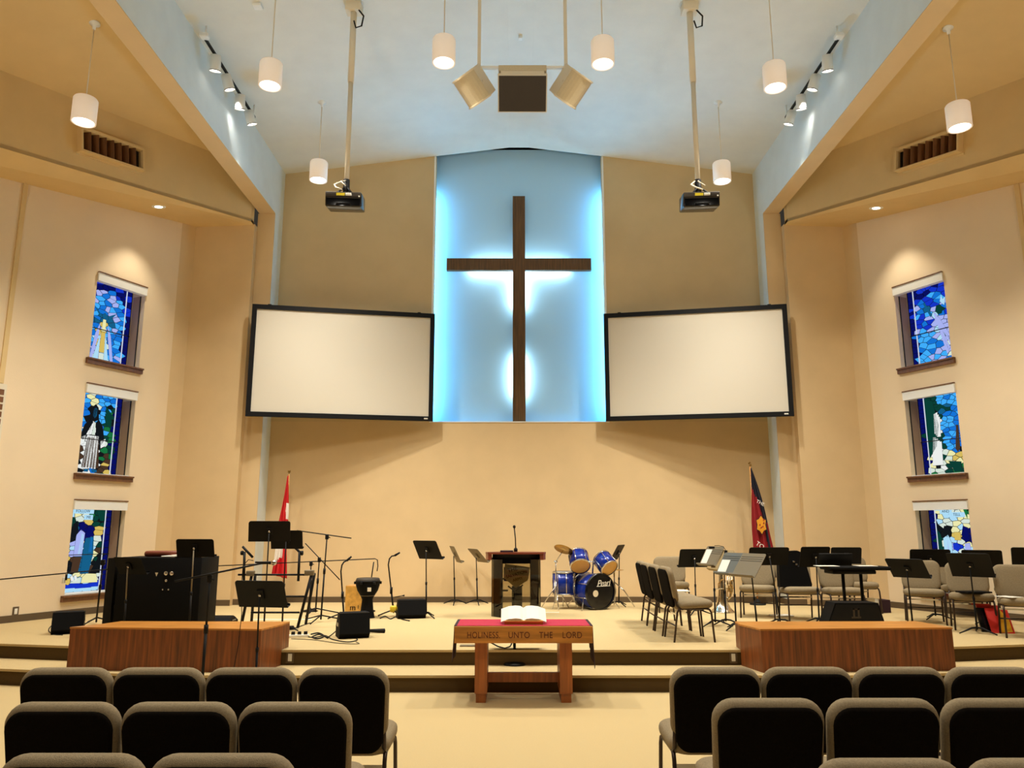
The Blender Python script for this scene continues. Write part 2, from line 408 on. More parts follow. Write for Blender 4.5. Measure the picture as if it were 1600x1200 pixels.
# each design: u across (0 = edge nearest the room's back, 1 = far edge), v up; returns a colour name
def d_left1(u, v, r):
    if v > .62 and ((u-.45)/.42)**2+((v-.62)/.30)**2 > 1: return r.choice(['navy', 'royal', 'navy'])
    if u > .86: return 'navy'
    if abs(u-.42) < .05 and .16 < v < .52: return r.choice(['gold', 'cream'])
    if ((u-.42)/.06)**2+((v-.56)/.04)**2 < 1: return 'teal'
    if abs(u-.42) < .05+.25*(.52-v) and v < .5: return r.choice(['ice', 'pale', 'lilac', 'azure'])
    if v > .72: return r.choice(['azure', 'sky', 'royal', 'azure', 'lilac'])
    if abs(v-.55) < .05 and abs(u-.42) < .3: return r.choice(['sky', 'teal', 'lilac'])
    return r.choice(['sky', 'azure', 'azure', 'lilac', 'sky'])
def d_left2(u, v, r):
    if u > .88: return 'navy'
    if abs(u-.42) < .1 and v > .8: return r.choice(['pale', 'cream'])
    if ((u-.42)/.06)**2+((v-.72)/.045)**2 < 1: return 'teal'
    if ((u-.42)/.11)**2+((v-.71)/.085)**2 < 1: return 'dark'
    if abs(u-.42) < .15 and .02 < v < .1: return r.choice(['white', 'sky'])
    if abs(u-.42) < .15+.03*(1-v) and .1 < v < .42: return r.choice(['white', 'white', 'pale'])
    if abs(u-.40) < .10 and v < .6: return 'white'
    if (abs(u-.18) < .06 or abs(u-.66) < .06) and .34 < v < .44: return 'pale'
    if abs(u-.42) < .14+.3*(.66-v) and .32 < v < .66: return r.choice(['dark', 'dark', 'brown'])
    if abs(u-.42) < .24 and v < .34: return r.choice(['brown', 'dark'])
    if u > .68 and .3 < v < .85: return r.choice(['dgreen', 'dgreen', 'dark', 'green', 'azure'])
    if u < .18 and .5 < v < .85: return r.choice(['dgreen', 'azure'])
    if v < .3: return r.choice(['dgreen', 'brown', 'green', 'brown', 'gold'])
    return r.choice(['sky', 'azure', 'azure'])
def d_left3(u, v, r):
    if u > .88: return 'navy'
    if v < .05: return 'ice'
    if v < .1: return 'royal'
    if ((u-.85)/.4)**2+((v-.97)/.22)**2 < 1: return r.choice(['dgreen', 'dark', 'dgreen', 'green'])
    if pip(u, v, [(.62, .2), (.9, .22), (.88, .66), (.8, .55)]): return r.choice(['dark', 'dgreen', 'brown'])
    if ((u-.38)/.08)**2+((v-.72)/.06)**2 < 1: return r.choice(['navy', 'teal'])
    if ((u-.56)/.09)**2+((v-.64)/.08)**2 < 1: return 'navy'
    if ((u-.2)/.2)**2+((v-.68)/.16)**2 < 1: return r.choice(['dark', 'dgreen'])
    if abs(u-.34) < .09 and .4 < v < .68: return r.choice(['ice', 'lilac'])
    if pip(u, v, [(.42, .16), (.6, .2), (.66, .62), (.47, .6)]): return 'teal'
    if pip(u, v, [(.08, .2), (.4, .2), (.44, .42), (.26, .42)]): return r.choice(['brown', 'dark'])
    return r.choice(['cream', 'pale', 'gold', 'ice', 'cream', 'pale'])
def d_right1(u, v, r):
    if v > .62 and ((u-.42)/.45)**2+((v-.62)/.30)**2 > 1: return r.choice(['navy', 'royal'])
    if u > .88: return 'navy'
    if ((u-.36)/.09)**2+((v-.66)/.05)**2 < 1: return 'dgreen'
    if pip(u, v, [(.5, .6), (.58, .62), (.68, .78), (.62, .8)]): return 'teal'
    if pip(u, v, [(.12, .1), (.22, .08), (.55, .5), (.5, .62), (.2, .6)]): return r.choice(['lilac', 'ice', 'lilac', 'pale'])
    if v < .45: return r.choice(['azure', 'azure', 'sky', 'lilac'])
    return r.choice(['sky', 'royal', 'lilac', 'sky', 'azure'])
def d_right2(u, v, r):
    if u > .9: return 'navy'
    if pip(u, v, [(.52, .72), (.72, .74), (.76, .5), (.86, .3), (.78, .1), (.56, .08), (.52, .35), (.6, .5)]): return r.choice(['white', 'pale', 'dgreen', 'white'])
    if u > .62 and v > .25: return r.choice(['dgreen', 'dark', 'dgreen'])
    if ((u-.55)/.2)**2+((v-.8)/.06)**2 < 1: return r.choice(['dgreen', 'teal'])
    if pip(u, v, [(.05, .25), (.22, .3), (.1, .62), (0, .6)]): return r.choice(['brown', 'dark'])
    if v < .12: return r.choice(['dgreen', 'green', 'pale', 'dgreen'])
    if v < .28: return r.choice(['pale', 'cream', 'ice', 'gold'])
    return r.choice(['azure', 'sky', 'azure', 'azure'])
def d_right3(u, v, r):
    if u > .9: return 'navy'
    if u < .22 and v > .82: return r.choice(['green', 'dgreen', 'dark'])
    if ((u-.66)/.09)**2+((v-.66)/.07)**2 < 1: return 'dark'
    if ((u-.24)/.1)**2+((v-.62)/.11)**2 < 1: return 'navy'
    if abs(u-.68) < .09 and .34 < v < .62: return r.choice(['ice', 'lilac'])
    if ((u-.48)/.1)**2+((v-.52)/.05)**2 < 1: return 'royal'
    if abs(u-.2) < .08 and .36 < v < .54: return r.choice(['lilac', 'white'])
    if u > .8 and v < .78: return r.choice(['dgreen', 'dark', 'dgreen'])
    if .3 < v < .48: return r.choice(['azure', 'ice', 'pale'])
    if .58 < v < .72: return r.choice(['gold', 'gold', 'cream'])
    return r.choice(['ice', 'pale', 'cream', 'pale', 'cream'])
SH = {}
SH[-1, 0] = [('cream', [(.43, .55), (.49, .55), (.50, .40), (.42, .40)]), ('gold', [(.42, .39), (.50, .39), (.51, .14), (.41, .14)]), ('teal', [(.40, .60), (.46, .63), (.52, .60), (.49, .55), (.43, .55)]),
  ('teal', [(.39, .60), (.22, .70), (.30, .63), (.38, .56)]), ('teal', [(.53, .60), (.70, .66), (.62, .60), (.54, .56)]),
  ('ice', [(.41, .38), (.40, .02), (.28, .02)]), ('ice', [(.51, .38), (.52, .02), (.62, .02)]), ('lilac', [(.38, .5), (.30, .36), (.22, .02), (.27, .02), (.37, .34)]), ('lilac', [(.54, .5), (.62, .36), (.72, .02), (.66, .02), (.56, .34)]), ('pale', [(.41, .13), (.51, .13), (.51, .02), (.41, .02)])]
SH[-1, 1] = [('brown', [(.36, .44), (.58, .44), (.64, .08), (.30, .08)])]+[('white', [(.36+.045*k, .46), (.40+.045*k, .46), (.365+.058*k-.02, .07), (.31+.058*k, .07)]) for k in range(5)]+[
  ('white', [(.38, .47), (.42, .47), (.46, .62), (.42, .60)]), ('pale', [(.43, .47), (.50, .47), (.49, .62), (.47, .62)]), ('dark', [(.38, .66), (.28, .58), (.20, .42), (.28, .40), (.36, .52), (.44, .62)]), ('dark', [(.55, .66), (.64, .58), (.70, .42), (.63, .34), (.52, .46), (.50, .62)]),
  ('white', [(.22, .42), (.32, .46), (.30, .36), (.22, .33)]), ('white', [(.62, .40), (.72, .44), (.72, .35), (.64, .32)]), ('dark', [(.38, .66), (.40, .80), (.46, .84), (.52, .80), (.55, .66), (.46, .63)]), ('teal', [(.42, .70), (.43, .78), (.47, .80), (.50, .78), (.50, .70), (.46, .67)]),
  ('teal', [(.36, .06), (.44, .06), (.43, .03), (.35, .03)]), ('teal', [(.50, .06), (.60, .06), (.61, .03), (.52, .03)])]+[('dgreen', [(.80, .62+.04*k), (.66, .70+.05*k), (.70, .62+.04*k), (.82, .56+.04*k)]) for k in range(4)]
SH[-1, 2] = [('lilac', [(.32, .40), (.48, .40), (.50, .66), (.42, .70), (.34, .64)]), ('ice', [(.40, .42), (.47, .42), (.48, .64), (.44, .66)]), ('brown', [(.30, .22), (.44, .22), (.48, .39), (.32, .39)]), ('teal', [(.48, .20), (.64, .20), (.70, .42), (.68, .62), (.52, .60)]), ('sky', [(.60, .44), (.66, .44), (.66, .60), (.62, .62)]),
  ('navy', [(.38, .70), (.40, .78), (.47, .79), (.50, .73), (.45, .68)]), ('navy', [(.52, .62), (.54, .73), (.62, .74), (.66, .66), (.60, .60)]), ('dark', [(.24, .62), (.26, .76), (.34, .80), (.37, .68), (.32, .60)]), ('dark', [(.66, .20), (.84, .42), (.86, .60), (.88, .20)]), ('dgreen', [(.70, .99), (.86, .99), (.87, .80), (.78, .80), (.68, .92)]),
  ('white', [(.30, .17), (.34, .19), (.38, .13), (.33, .12)]), ('white', [(.37, .18), (.41, .19), (.44, .13), (.40, .12)])]
SH[-1, 2] += [('royal', [(.02, .045), (.86, .045), (.86, .085), (.02, .085)]), ('ice', [(.02, .008), (.86, .008), (.86, .038), (.02, .038)]), ('pale', [(.3, .10), (.5, .095), (.5, .16), (.42, .15)]), ('cream', [(.52, .095), (.84, .095), (.8, .19), (.6, .2), (.53, .16)])]
SH[1, 0] = [('lilac', [(.44+.02*k, .62-.03*k), (.49-.03*k, .64-.02*k), (.30-.04*k, .10+.05*k), (.26-.03*k, .12+.05*k)]) for k in range(4)]+[('teal', [(.52, .62), (.56, .60), (.68, .78), (.65, .80)]), ('dgreen', [(.30, .66), (.34, .72), (.42, .72), (.45, .66), (.40, .61), (.33, .61)]), ('ice', [(.26, .70), (.22, .80), (.28, .78), (.30, .84), (.34, .76)])]
SH[1, 1] = [('dgreen', [(.86, .95), (.70, .90), (.62, .60), (.70, .35), (.88, .20)])]+[('white', [(.70-.02*k, .74-.03*k), (.62-.02*k, .76-.03*k), (.66-.03*k, .50-.02*k), (.72-.02*k, .50-.02*k)]) for k in range(3)]+[('white', [(.76-.035*k, .46-.02*k), (.70-.035*k, .46-.02*k), (.76-.05*k, .12), (.82-.05*k, .12)]) for k in range(4)]+[
  ('dgreen', [(.60, .82), (.40, .76), (.30, .74), (.44, .80), (.56, .86)]), ('dark', [(.76, .12), (.66, .12), (.67, .08), (.75, .08)]), ('brown', [(.24, .56), (.28, .58), (.34, .30), (.30, .26), (.25, .30)]), ('dgreen', [(.26, .14), (.50, .16), (.40, .03), (.26, .03)])]
SH[1, 2] = [('ice', [(.62, .36), (.76, .36), (.76, .60), (.66, .64), (.60, .54)]), ('lilac', [(.66, .36), (.70, .36), (.68, .60)]), ('dark', [(.58, .66), (.62, .74), (.72, .74), (.76, .66), (.68, .61)]), ('royal', [(.44, .50), (.50, .55), (.58, .54), (.58, .48), (.50, .45)]), ('navy', [(.26, .58), (.27, .72), (.36, .74), (.40, .64), (.34, .55)]), ('lilac', [(.25, .34), (.36, .36), (.36, .54), (.26, .55)]),
  ('gold', [(.42, .58), (.54, .58), (.54, .67), (.42, .67)]), ('dgreen', [(.78, .34), (.88, .34), (.88, .72), (.80, .64)]), ('dark', [(.80, .70), (.88, .84), (.88, .68)]), ('green', [(.25, .96), (.34, .96), (.26, .82)])]
designs = {-1: [d_left1, d_left2, d_left3], 1: [d_right1, d_right2, d_right3]}
words = {-1: [None, None, [('FOLLOW', .42, .91), ('ME', .54, .84)]], 1: [None, None, [('GO', .80, .95), ('AND', .66, .91), ('TELL', .45, .87)]]}
wlab = [['blue stained glass with a pale rising figure under an arch, top window of the left wall', 'stained glass with a white robed figure in a dark cloak, middle window of the left wall',
         'stained glass with two kneeling figures on a stone path, bottom window of the left wall'],
        ['blue stained glass with an arm raising pale figure, top window of the right wall', 'stained glass with a bowed white robed figure by water, middle window of the right wall',
         'stained glass with two dark haired figures on a stone path, bottom window of the right wall']]
wn = 0
for s in (-1, 1):
    for k, (z0, z1) in enumerate(wins):
        wn += 1; q0, q1_ = u0, u1; D = .30
        Wp = lambda q, d=0: (s*(6.36+q*sw-d*cw), 13.68-q*cw-d*sw)
        cx, cy = Wp((q0+q1_)/2)
        g = thing('window_%d' % wn, wlab[0 if s < 0 else 1][k], 'window', (cx, cy, z0), 0, kind='structure')
        off = Matrix.Translation((-cx, -cy, -z0))
        def sl(mb, a, b, zz0, zz1, d0, d1, mi=0):
            mb.T = off; mb.prism([Wp(a, d0), Wp(b, d0), Wp(b, d1), Wp(a, d1)], zz0, zz1, mi)
        mb = MB(); sl(mb, q0-.005, q1_+.005, z1-.14, z1, .035, -.06); mb.build('shade_box', 'white', g)
        mb = MB(); sl(mb, q0-.005, q1_+.005, z1, z1+.018, .045, -.02); mb.build('head_trim', 'sill', g)
        mb = MB(); sl(mb, q0-.05, q1_+.06, z0-.10, z0-.015, .05, 0.0); sl(mb, q0-.05, q1_+.06, z0-.03, z0-.005, .075, 0); mb.build('window_sill', 'sill', g)
        mb = MB(); sl(mb, q0, q1_, z0-.004, z0+.012, 0.0, -.4); mb.build('sill_board', 'white', g)
        mb = MB(); sl(mb, q0, q0+.012, z0+.012, z1-.14, -.11, -D+.01); sl(mb, q1_-.012, q1_, z0+.012, z1-.14, -.11, -D+.01); mb.build('jamb_lining', 'reveal', g)
        mb = MB(); sl(mb, q0, q0+.016, z0+.012, z1-.14, -.10, -.112); sl(mb, q0, q1_, z0, z1, -D-.02, -D-.05); mb.build('lead_backing', 'lead', g)
        rnd = random.Random(wn*11)
        W_, H_ = q1_-q0-.03, z1-z0-.045; fn = designs[s][k]
        mb = MB(); mb.T = off
        for (px, py), poly in cells(W_, H_, 130 if k != 1 else 150, rnd, .62):
            u_, v_ = 1-px/W_, py/H_            # u=1 is the far edge (q0)
            c = fn(u_, v_, rnd); gx = sum(a for a, b in poly)/len(poly); gy = sum(b for a, b in poly)/len(poly)
            pp = []
            for a, b in poly:
                L = math.hypot(a-gx, b-gy); t = max(0, 1-.0055/max(L, .006))
                pp.append((gx+(a-gx)*t, gy+(b-gy)*t))
            vv = [Wp(q0+.015+a, -D-.015)+(z0+.012+b,) for a, b in pp]
            mb.add(vv, [tuple(range(len(vv)))], GK.index(c))
        LI = len(GM)
        for c, sh in SH[s, k]:
            gx = sum(a for a, b in sh)/len(sh); gy = sum(b for a, b in sh)/len(sh)
            for grow, dd, mi_ in ((.0035, -.0125, LI), (0, -.0100, GK.index(c))):
                vv = []
                for a, b in sh:
                    dx, dy = (a-gx)*W_, (b-gy)*H_; L = max(math.hypot(dx, dy), .01); f_ = 1+grow/L*1.3
                    vv.append(Wp(q0+.015+(1-gx)*W_-dx*f_, -D+dd)+(z0+.012+gy*H_+dy*f_,))
                mb.add(vv, [tuple(range(len(vv)))], mi_)
        o = mb.build('stained_glass', GM+[M['lead']], g, normals=False)
        mb = MB(); sl(mb, q0+.12, q0+.135, z0+.012, z1-.04, -D-.005, -D-.014); mb.build('border_strip', emat('stained_glass_white_line', (.6, .65, .75), .9), g)
        mb = MB(); sl(mb, q0, q1_, z0+H_*.42, z0+H_*.42+.012, -D+.01, -D-.012); mb.build('support_bar', 'lead', g)
        if words[s][k]:
            for wd, u_, v_ in words[s][k]:
                q = q0+.015+(1-u_)*W_; x, y = Wp(q, -D-.008)
                ex = Vector((s*sw, -cw, 0)); ex = ex if s > 0 else -ex
                if s > 0: ex = Vector((sw, -cw, 0))
                ey = Vector((0, 0, 1)); ez = ex.cross(ey)
                Tm = Matrix.Translation((x-cx, y-cy, v_*H_+.012)) @ Matrix((ex, ey, ez)).transposed().to_4x4()
                mb = MB(); mb.T = Tm; hw = .03*len(wd)+.02; mb.add([(-hw, -.04, -.004), (hw, -.04, -.004), (hw, .04, -.004), (-hw, .04, -.004)], [(0, 1, 2, 3)])
                mb.build('word_pane', GM[GK.index('ice')], g, normals=False)
                text_mesh(wd, .062, 'lettering', 'lead', g, Tm, .0005)

# wall plaque at the left edge, floor outlets
Wp = lambda q, d=0: (-(6.36+q*sw-d*cw), 13.68-q*cw-d*sw)
mb = MB(); mb.prism([Wp(2.885, .04), Wp(3.7, .04), Wp(3.7, 0), Wp(2.885, 0)], 2.3, 3.73)
pl = mb.build('wall_plaque', 'ivory'); tag(pl, 'cream carved plaque on the left wall beside the picture edge', 'plaque')
mb = MB()
for i in range(7):
    for j in range(12):
        q = 2.92+i*.1; z = 2.38+j*.108
        mb.prism([Wp(q, .046), Wp(q+.07, .046), Wp(q+.07, .04), Wp(q, .04)], z, z+.06+.02*((i*j) % 3 == 0))
mb.build('relief', 'sill', pl)
def outlet(T, label):
    o = thing('wall_outlet', label, 'outlet'); o.matrix_world = T
    MB().rbox((-.045, -.008, -.065), (.045, 0, .065), .004).build('frame', 'base', o)
    MB().rbox((-.022, -.012, -.04), (.022, -.004, .04), .003).build('cover', 'plastic', o); return o
x, y = Wp(2.348, .002)
outlet(Matrix.Translation((x, y, .37+ST-.22)) @ Matrix.Rotation(R(90-24.5), 4, 'Z'), 'small outlet plate low on the left window wall')
outlet(Matrix.Translation((P(453, 1028, 8.95).x, 8.958, .25)), 'white outlet in the stage riser beside the left wooden box')
outlet(Matrix.Translation((P(1146, 1027, 8.95).x, 8.958, .25)), 'outlet in the stage riser beside the right wooden box')

# ------------------------------------------------------------------ CROSS
cr = thing('cross', 'tall dark wooden cross glowing from behind in the pale blue niche', 'cross', (0, 14.80, NZ))
cb_z = P(812, 411, 14.68).z; ctop = P(812, 304, 14.68).z
hw = 1.455; tk = .125
MB().box((-tk, -.05, 0.0), (tk, .04, ctop-NZ)).build('post', 'crosswood', cr)
MB().box((-hw, -.055, cb_z-NZ-tk), (-tk+.002, .04, cb_z-NZ+tk)).box((tk-.002, -.055, cb_z-NZ-tk), (hw, .04, cb_z-NZ+tk)).build('crossbar', 'crosswood', cr)
zc = cb_z-NZ
for a_, b_ in (((-.07, .045, .55), (.07, .06, 1.35)), ((-.07, .045, 2.35), (.07, .06, zc-.13)), ((-1.0, .045, zc-.09), (1.0, .06, zc-.04)), ((-.9, .045, zc+.04), (.9, .06, zc+.07))):
    MB().box(a_, b_).build('led_strip', 'ledc', cr)
MB().box((-.04, .04, zc-.02), (.04, .148, zc+.02)).build('wall_bracket', 'black', cr)

# ------------------------------------------------------------------ PROJECTION SCREENS
for s, side in ((-1, 'left'), (1, 'right')):
    A = Vector((s*4.96, 13.75, 3.66)); Bv = Vector((s*1.64, 14.42, 3.66))
    if s > 0: A, Bv = Bv, A          # A is always the left end
    ex = (Bv-A).normalized(); L = (Bv-A).length; H = 2.10
    ez = Vector((0, 0, 1)); ey = ez.cross(ex)     # ey points away from the room
    g = thing('projection_screen', 'white projection screen in a black frame hung %s of the lit cross' % side, 'projection screen', A, 0, 'two framed projection screens')
    g.matrix_world = Matrix.Translation(A) @ Matrix((ex, ey, ez)).transposed().to_4x4()
    bt = .085
    MB().box((0, -.03, 0), (L, .03, bt)).box((0, -.03, H-bt), (L, .03, H)).box((0, -.03, bt), (bt, .03, H-bt)).box((L-bt, -.03, bt), (L, .03, H-bt)).build('frame', 'black', g)
    MB().box((bt-.01, -.005, bt-.01), (L-bt+.01, .02, H-bt+.01)).build('screen_fabric', 'screen', g)
    MB().box((L-.17, -.034, .03), (L-.1, -.03, .055)).build('maker_badge', 'plastic', g)
    mb = MB()
    for xx in (.3, L-.3): mb.box((xx-.03, 0.03, H-.25), (xx+.03, .06, H+.03)).box((xx-.02, .03, .5), (xx+.02, .12, .54))
    mb.build('hanging_bracket', 'black', g)

# ------------------------------------------------------------------ PENDANT LAMPS
def make_pendant(top):
    g = thing('pendant_lamp', 'x', 'lamp', (0, 0, 0))
    h = .34; r = .15
    MB().lathe([(r-.02, 0.0), (r, .0), (r, h-.02), (r-.012, h), (0, h)], 28).lathe([(r-.02, 0), (r-.022, .02), (r-.03, .04)], 28).build('lamp_shade', 'shade', g)
    MB().lathe([(0, .03), (r-.024, .03)], 28).build('glowing_lens', 'bulb', g, normals=False)
    cord = MB().tube([(0, 0, h), (0, 0, top)], .008, 6).build('cord', 'ivory', g)
    MB().lathe([(0, top-.09), (.02, top-.085), (.025, top-.03), (.07, top-.012), (.07, top+.01)], 20).build('canopy', 'white', g)
    return g
pend = [(-3.44, 12.204, 7.485, 'farthest left white cylinder pendant lamp hanging over the stage near the left screen'),
        (3.44, 12.205, 7.465, 'farthest right white cylinder pendant lamp hanging near the right screen'),
        (-3.36, 9.3, 7.44, 'white cylinder pendant lamp between the left projector pole and the left beam'),
        (3.36, 9.3, 7.41, 'white cylinder pendant lamp between the right projector pole and the right beam'),
        (-1.02, 8.95, 7.55, 'white cylinder pendant lamp just left of the ceiling speaker cluster'),
        (1.03, 8.95, 7.53, 'white cylinder pendant lamp just right of the ceiling speaker cluster'),
        (-5.75, 9.24, 6.88, 'white cylinder pendant lamp over the left side bay beside the grille'),
        (5.77, 9.33, 6.85, 'white cylinder pendant lamp over the right side bay beside the grille')]
for i, (x, y, z, lab) in enumerate(pend):
    top = (8.5-.25*(abs(x)-5.06) if abs(x) > 5 else ceil_z(x))-z
    g = make_pendant(top); g.location = (x, y, z); tag(g, lab, 'pendant lamp', 'white cylinder pendant lamps')
    spot((x, y, z-.02), (x, y, 0), P_PEND, R(125), .9, WARM, .1, 'pendant_light')
# the same lamps further back in the hall light the rear floor
for x, y in ((-3.4, 4.5), (3.4, 4.5), (-1.0, 4.5), (1.0, 4.5), (-3.4, 1.5), (3.4, 1.5), (-6, 5), (6, 5), (0, 1.0)):
    spot((x, y, 7.3), (x, y, 0), P_PEND*.55*P_BACK, R(95), .9, WARM, .1, 'pendant_light')

# ------------------------------------------------------------------ TRACK LIGHTS on the beams
for s, side in ((-1, 'left'), (1, 'right')):
    x = s*4.56; z = 8.58; y0, y1 = 9.95, 12.1
    g = thing('track_light', 'four white spotlights on a black ceiling track beside the %s beam' % side, 'track light', (x, y0, z), 0, 'track lights beside the beams')
    MB().box((-.018, 0, 0), (.018, y1-y0, .03)).build('track', 'black', g)
    MB().tube([(0, .0, .03), (0, .0, ceil_z(x)-z+.01)], .012).rbox((-.06, -.09, .0), (.06, .03, .07), .02).build('feed_bracket', 'white', g)
    MB().tube([(0, y1-y0-.05, .03), (0, y1-y0-.05, ceil_z(x)-z+.01)], .012).build('stem', 'white', g)
    for k, yy in enumerate((10.36, 10.86, 11.42, 11.9)):
        d = Vector((-s*.25, .35, -1)).normalized() if k % 2 else Vector((s*.10, .3, -1)).normalized()
        c = Vector((0, yy-y0, -.1))
        h = MB().tube([c-d*.12, c-d*.11, c+d*.12], [.04, .075, .08], 20, cap=False).lathe([(0, 0), (.042, .002)], 20, axis=d, org=c-d*.12).build('spotlight_head', 'white', g)
        MB().tube([c+d*.09, c+d*.094], [.07, .07], 20).build('glowing_lens', emat('track_lens', (1, .9, .78), 5), h)
        MB().tube([c+d*.118, c+d*.108], [.081, .081], 20, cap=False).build('rim', 'black', h)
        MB().tube([(0, yy-y0, 0), (0, yy-y0, -.06)], .012).build('swivel', 'white', h)
        tgt = (s*(-.9+1.5*k if False else (.4+1.1*k)), 13.0, ST+.9)
        spot(Vector((x, yy, z-.1))+d*.14, tgt, P_TRACK, R(56), .9, WARM, .05, 'track_light_beam')
    # two of the heads also rake the beam itself
    spot((x-s*.0, 11.2, z-.15), (s*4.76, 12.1, 7.9), 26, R(50), .8, (1, .95, .88), .04, 'track_light_beam')

# ------------------------------------------------------------------ RECESSED DOWNLIGHTS in the soffits
def soffit_z(s, X, Y):
    # height of the sloping soffit above a plan point (linear between bulkhead foot and wall head)
    B0 = Vector((s*5.11, 13.79, 7.408)); B1 = Vector((s*(5.11+8*sb), 13.79-8*cb, 7.408-.127*8)); W1 = Vector((s*(6.36+8*sw), 13.68-8*cw, 7.33-.163*8)); W0 = Vector((s*(6.36+.1*cw), 13.68+.1*sw, 7.33))
    for tri in ((B0, B1, W1), (B0, W1, W0)):
        n = (tri[1]-tri[0]).cross(tri[2]-tri[0]); z = tri[0].z-(n.x*(X-tri[0].x)+n.y*(Y-tri[0].y))/n.z
        a = [((tri[(i+1) % 3]-tri[i]).x*(Y-tri[i].y)-(tri[(i+1) % 3]-tri[i]).y*(X-tri[i].x)) for i in range(3)]
        if all(v >= -1e-6 for v in a) or all(v <= 1e-6 for v in a): return z, n.normalized()
    return 7.2, Vector((0, 0, 1))
for px, py, s, lab in ((11, 257, -1, 'recessed downlight in the left soffit at the picture edge'), (248, 323, -1, 'recessed downlight in the left soffit above the top window'), (1369, 325, 1, 'recessed downlight in the right soffit above the top window')):
    z = 7.3
    for _ in range(8):
        q = F(px, py, z); z, n = soffit_z(s, q.x, q.y)
    if n.z > 0: n = -n
    g = thing('recessed_downlight', lab, 'downlight', (q.x, q.y, z-.002), 0, 'recessed soffit downlights')
    g.rotation_euler = n.to_track_quat('-Z', 'Y').to_euler()
    MB().lathe([(.06, .0), (.10, -.012), (.115, .002)], 24).build('trim_ring', 'white', g)
    MB().lathe([(0, -.004), (.062, -.004)], 24).build('glowing_lens', 'bulb', g, normals=False)
    spot((q.x, q.y, z-.05), (q.x+s*.35, q.y, 0), P_CAN, R(80), .7, (1, .9, .74), .04, 'downlight_beam')
for s, X, Y in ((-1, -9.6, 9.3), (1, 8.3, 11.4), (1, 9.5, 9.4)):
    spot((X, Y, 6.75), (X+s*.3, Y, 0), P_CAN, R(80), .7, (1, .9, .74), .04, 'downlight_beam')

# ------------------------------------------------------------------ AIR GRILLES on the bulkheads
for s, side in ((-1, 'left'), (1, 'right')):
    ex = Vector((s*sb, -cb, 0)); n = Vector((-s*cb, -sb, 0)); ez = Vector((0, 0, 1))
    qa, qb = (3.43, 2.33) if s < 0 else (2.33, 3.43)
    org = Vector((s*(5.11+qa*sb), 13.79-qa*cb, 7.255 if s < 0 else 7.386))
    end = Vector((s*(5.11+qb*sb), 13.79-qb*cb, 7.386 if s < 0 else 7.255))
    ex = (end-org).normalized(); ez = n.cross(ex)*-1
    if ez.z < 0: ez = -ez
    g = thing('air_grille', 'wide air supply grille on the %s bulkhead behind a pendant lamp' % side, 'air grille', org, 0, 'two bulkhead air grilles')
    g.matrix_world = Matrix.Translation(org) @ Matrix((ex, -n, ez)).transposed().to_4x4()
    Lg, Hg = 1.07, .385
    MB().box((0, -.12, 0), (Lg, 0, .03)).box((0, -.12, Hg-.045), (Lg, 0, Hg)).box((0, -.12, .03), (.03, 0, Hg-.045)).box((Lg-.03, -.12, .03), (Lg, 0, Hg-.045)).box((-.02, -.015, -.03), (Lg+.02, -.0, .0)).build('frame', 'bay', g)
    MB().box((.03, -.01, .03), (Lg-.03, -.002, Hg-.045)).build('duct_interior', 'brownhole', g)
    for k in range(1, 8):
        xx = .03+k*(Lg-.06)/8
        MB().add([(xx-.004, -.11, .03), (xx+.05*s, -.015, .03), (xx+.05*s, -.015, Hg-.045), (xx-.004, -.11, Hg-.045), (xx+.004, -.11, .03), (xx+.05*s+.008, -.015, .03), (xx+.05*s+.008, -.015, Hg-.045), (xx+.004, -.11, Hg-.045)],
                 [(0, 1, 2, 3), (4, 5, 6, 7), (0, 4, 7, 3), (1, 5, 6, 2), (0, 1, 5, 4), (3, 2, 6, 7)]).build('vane', 'sill', g)

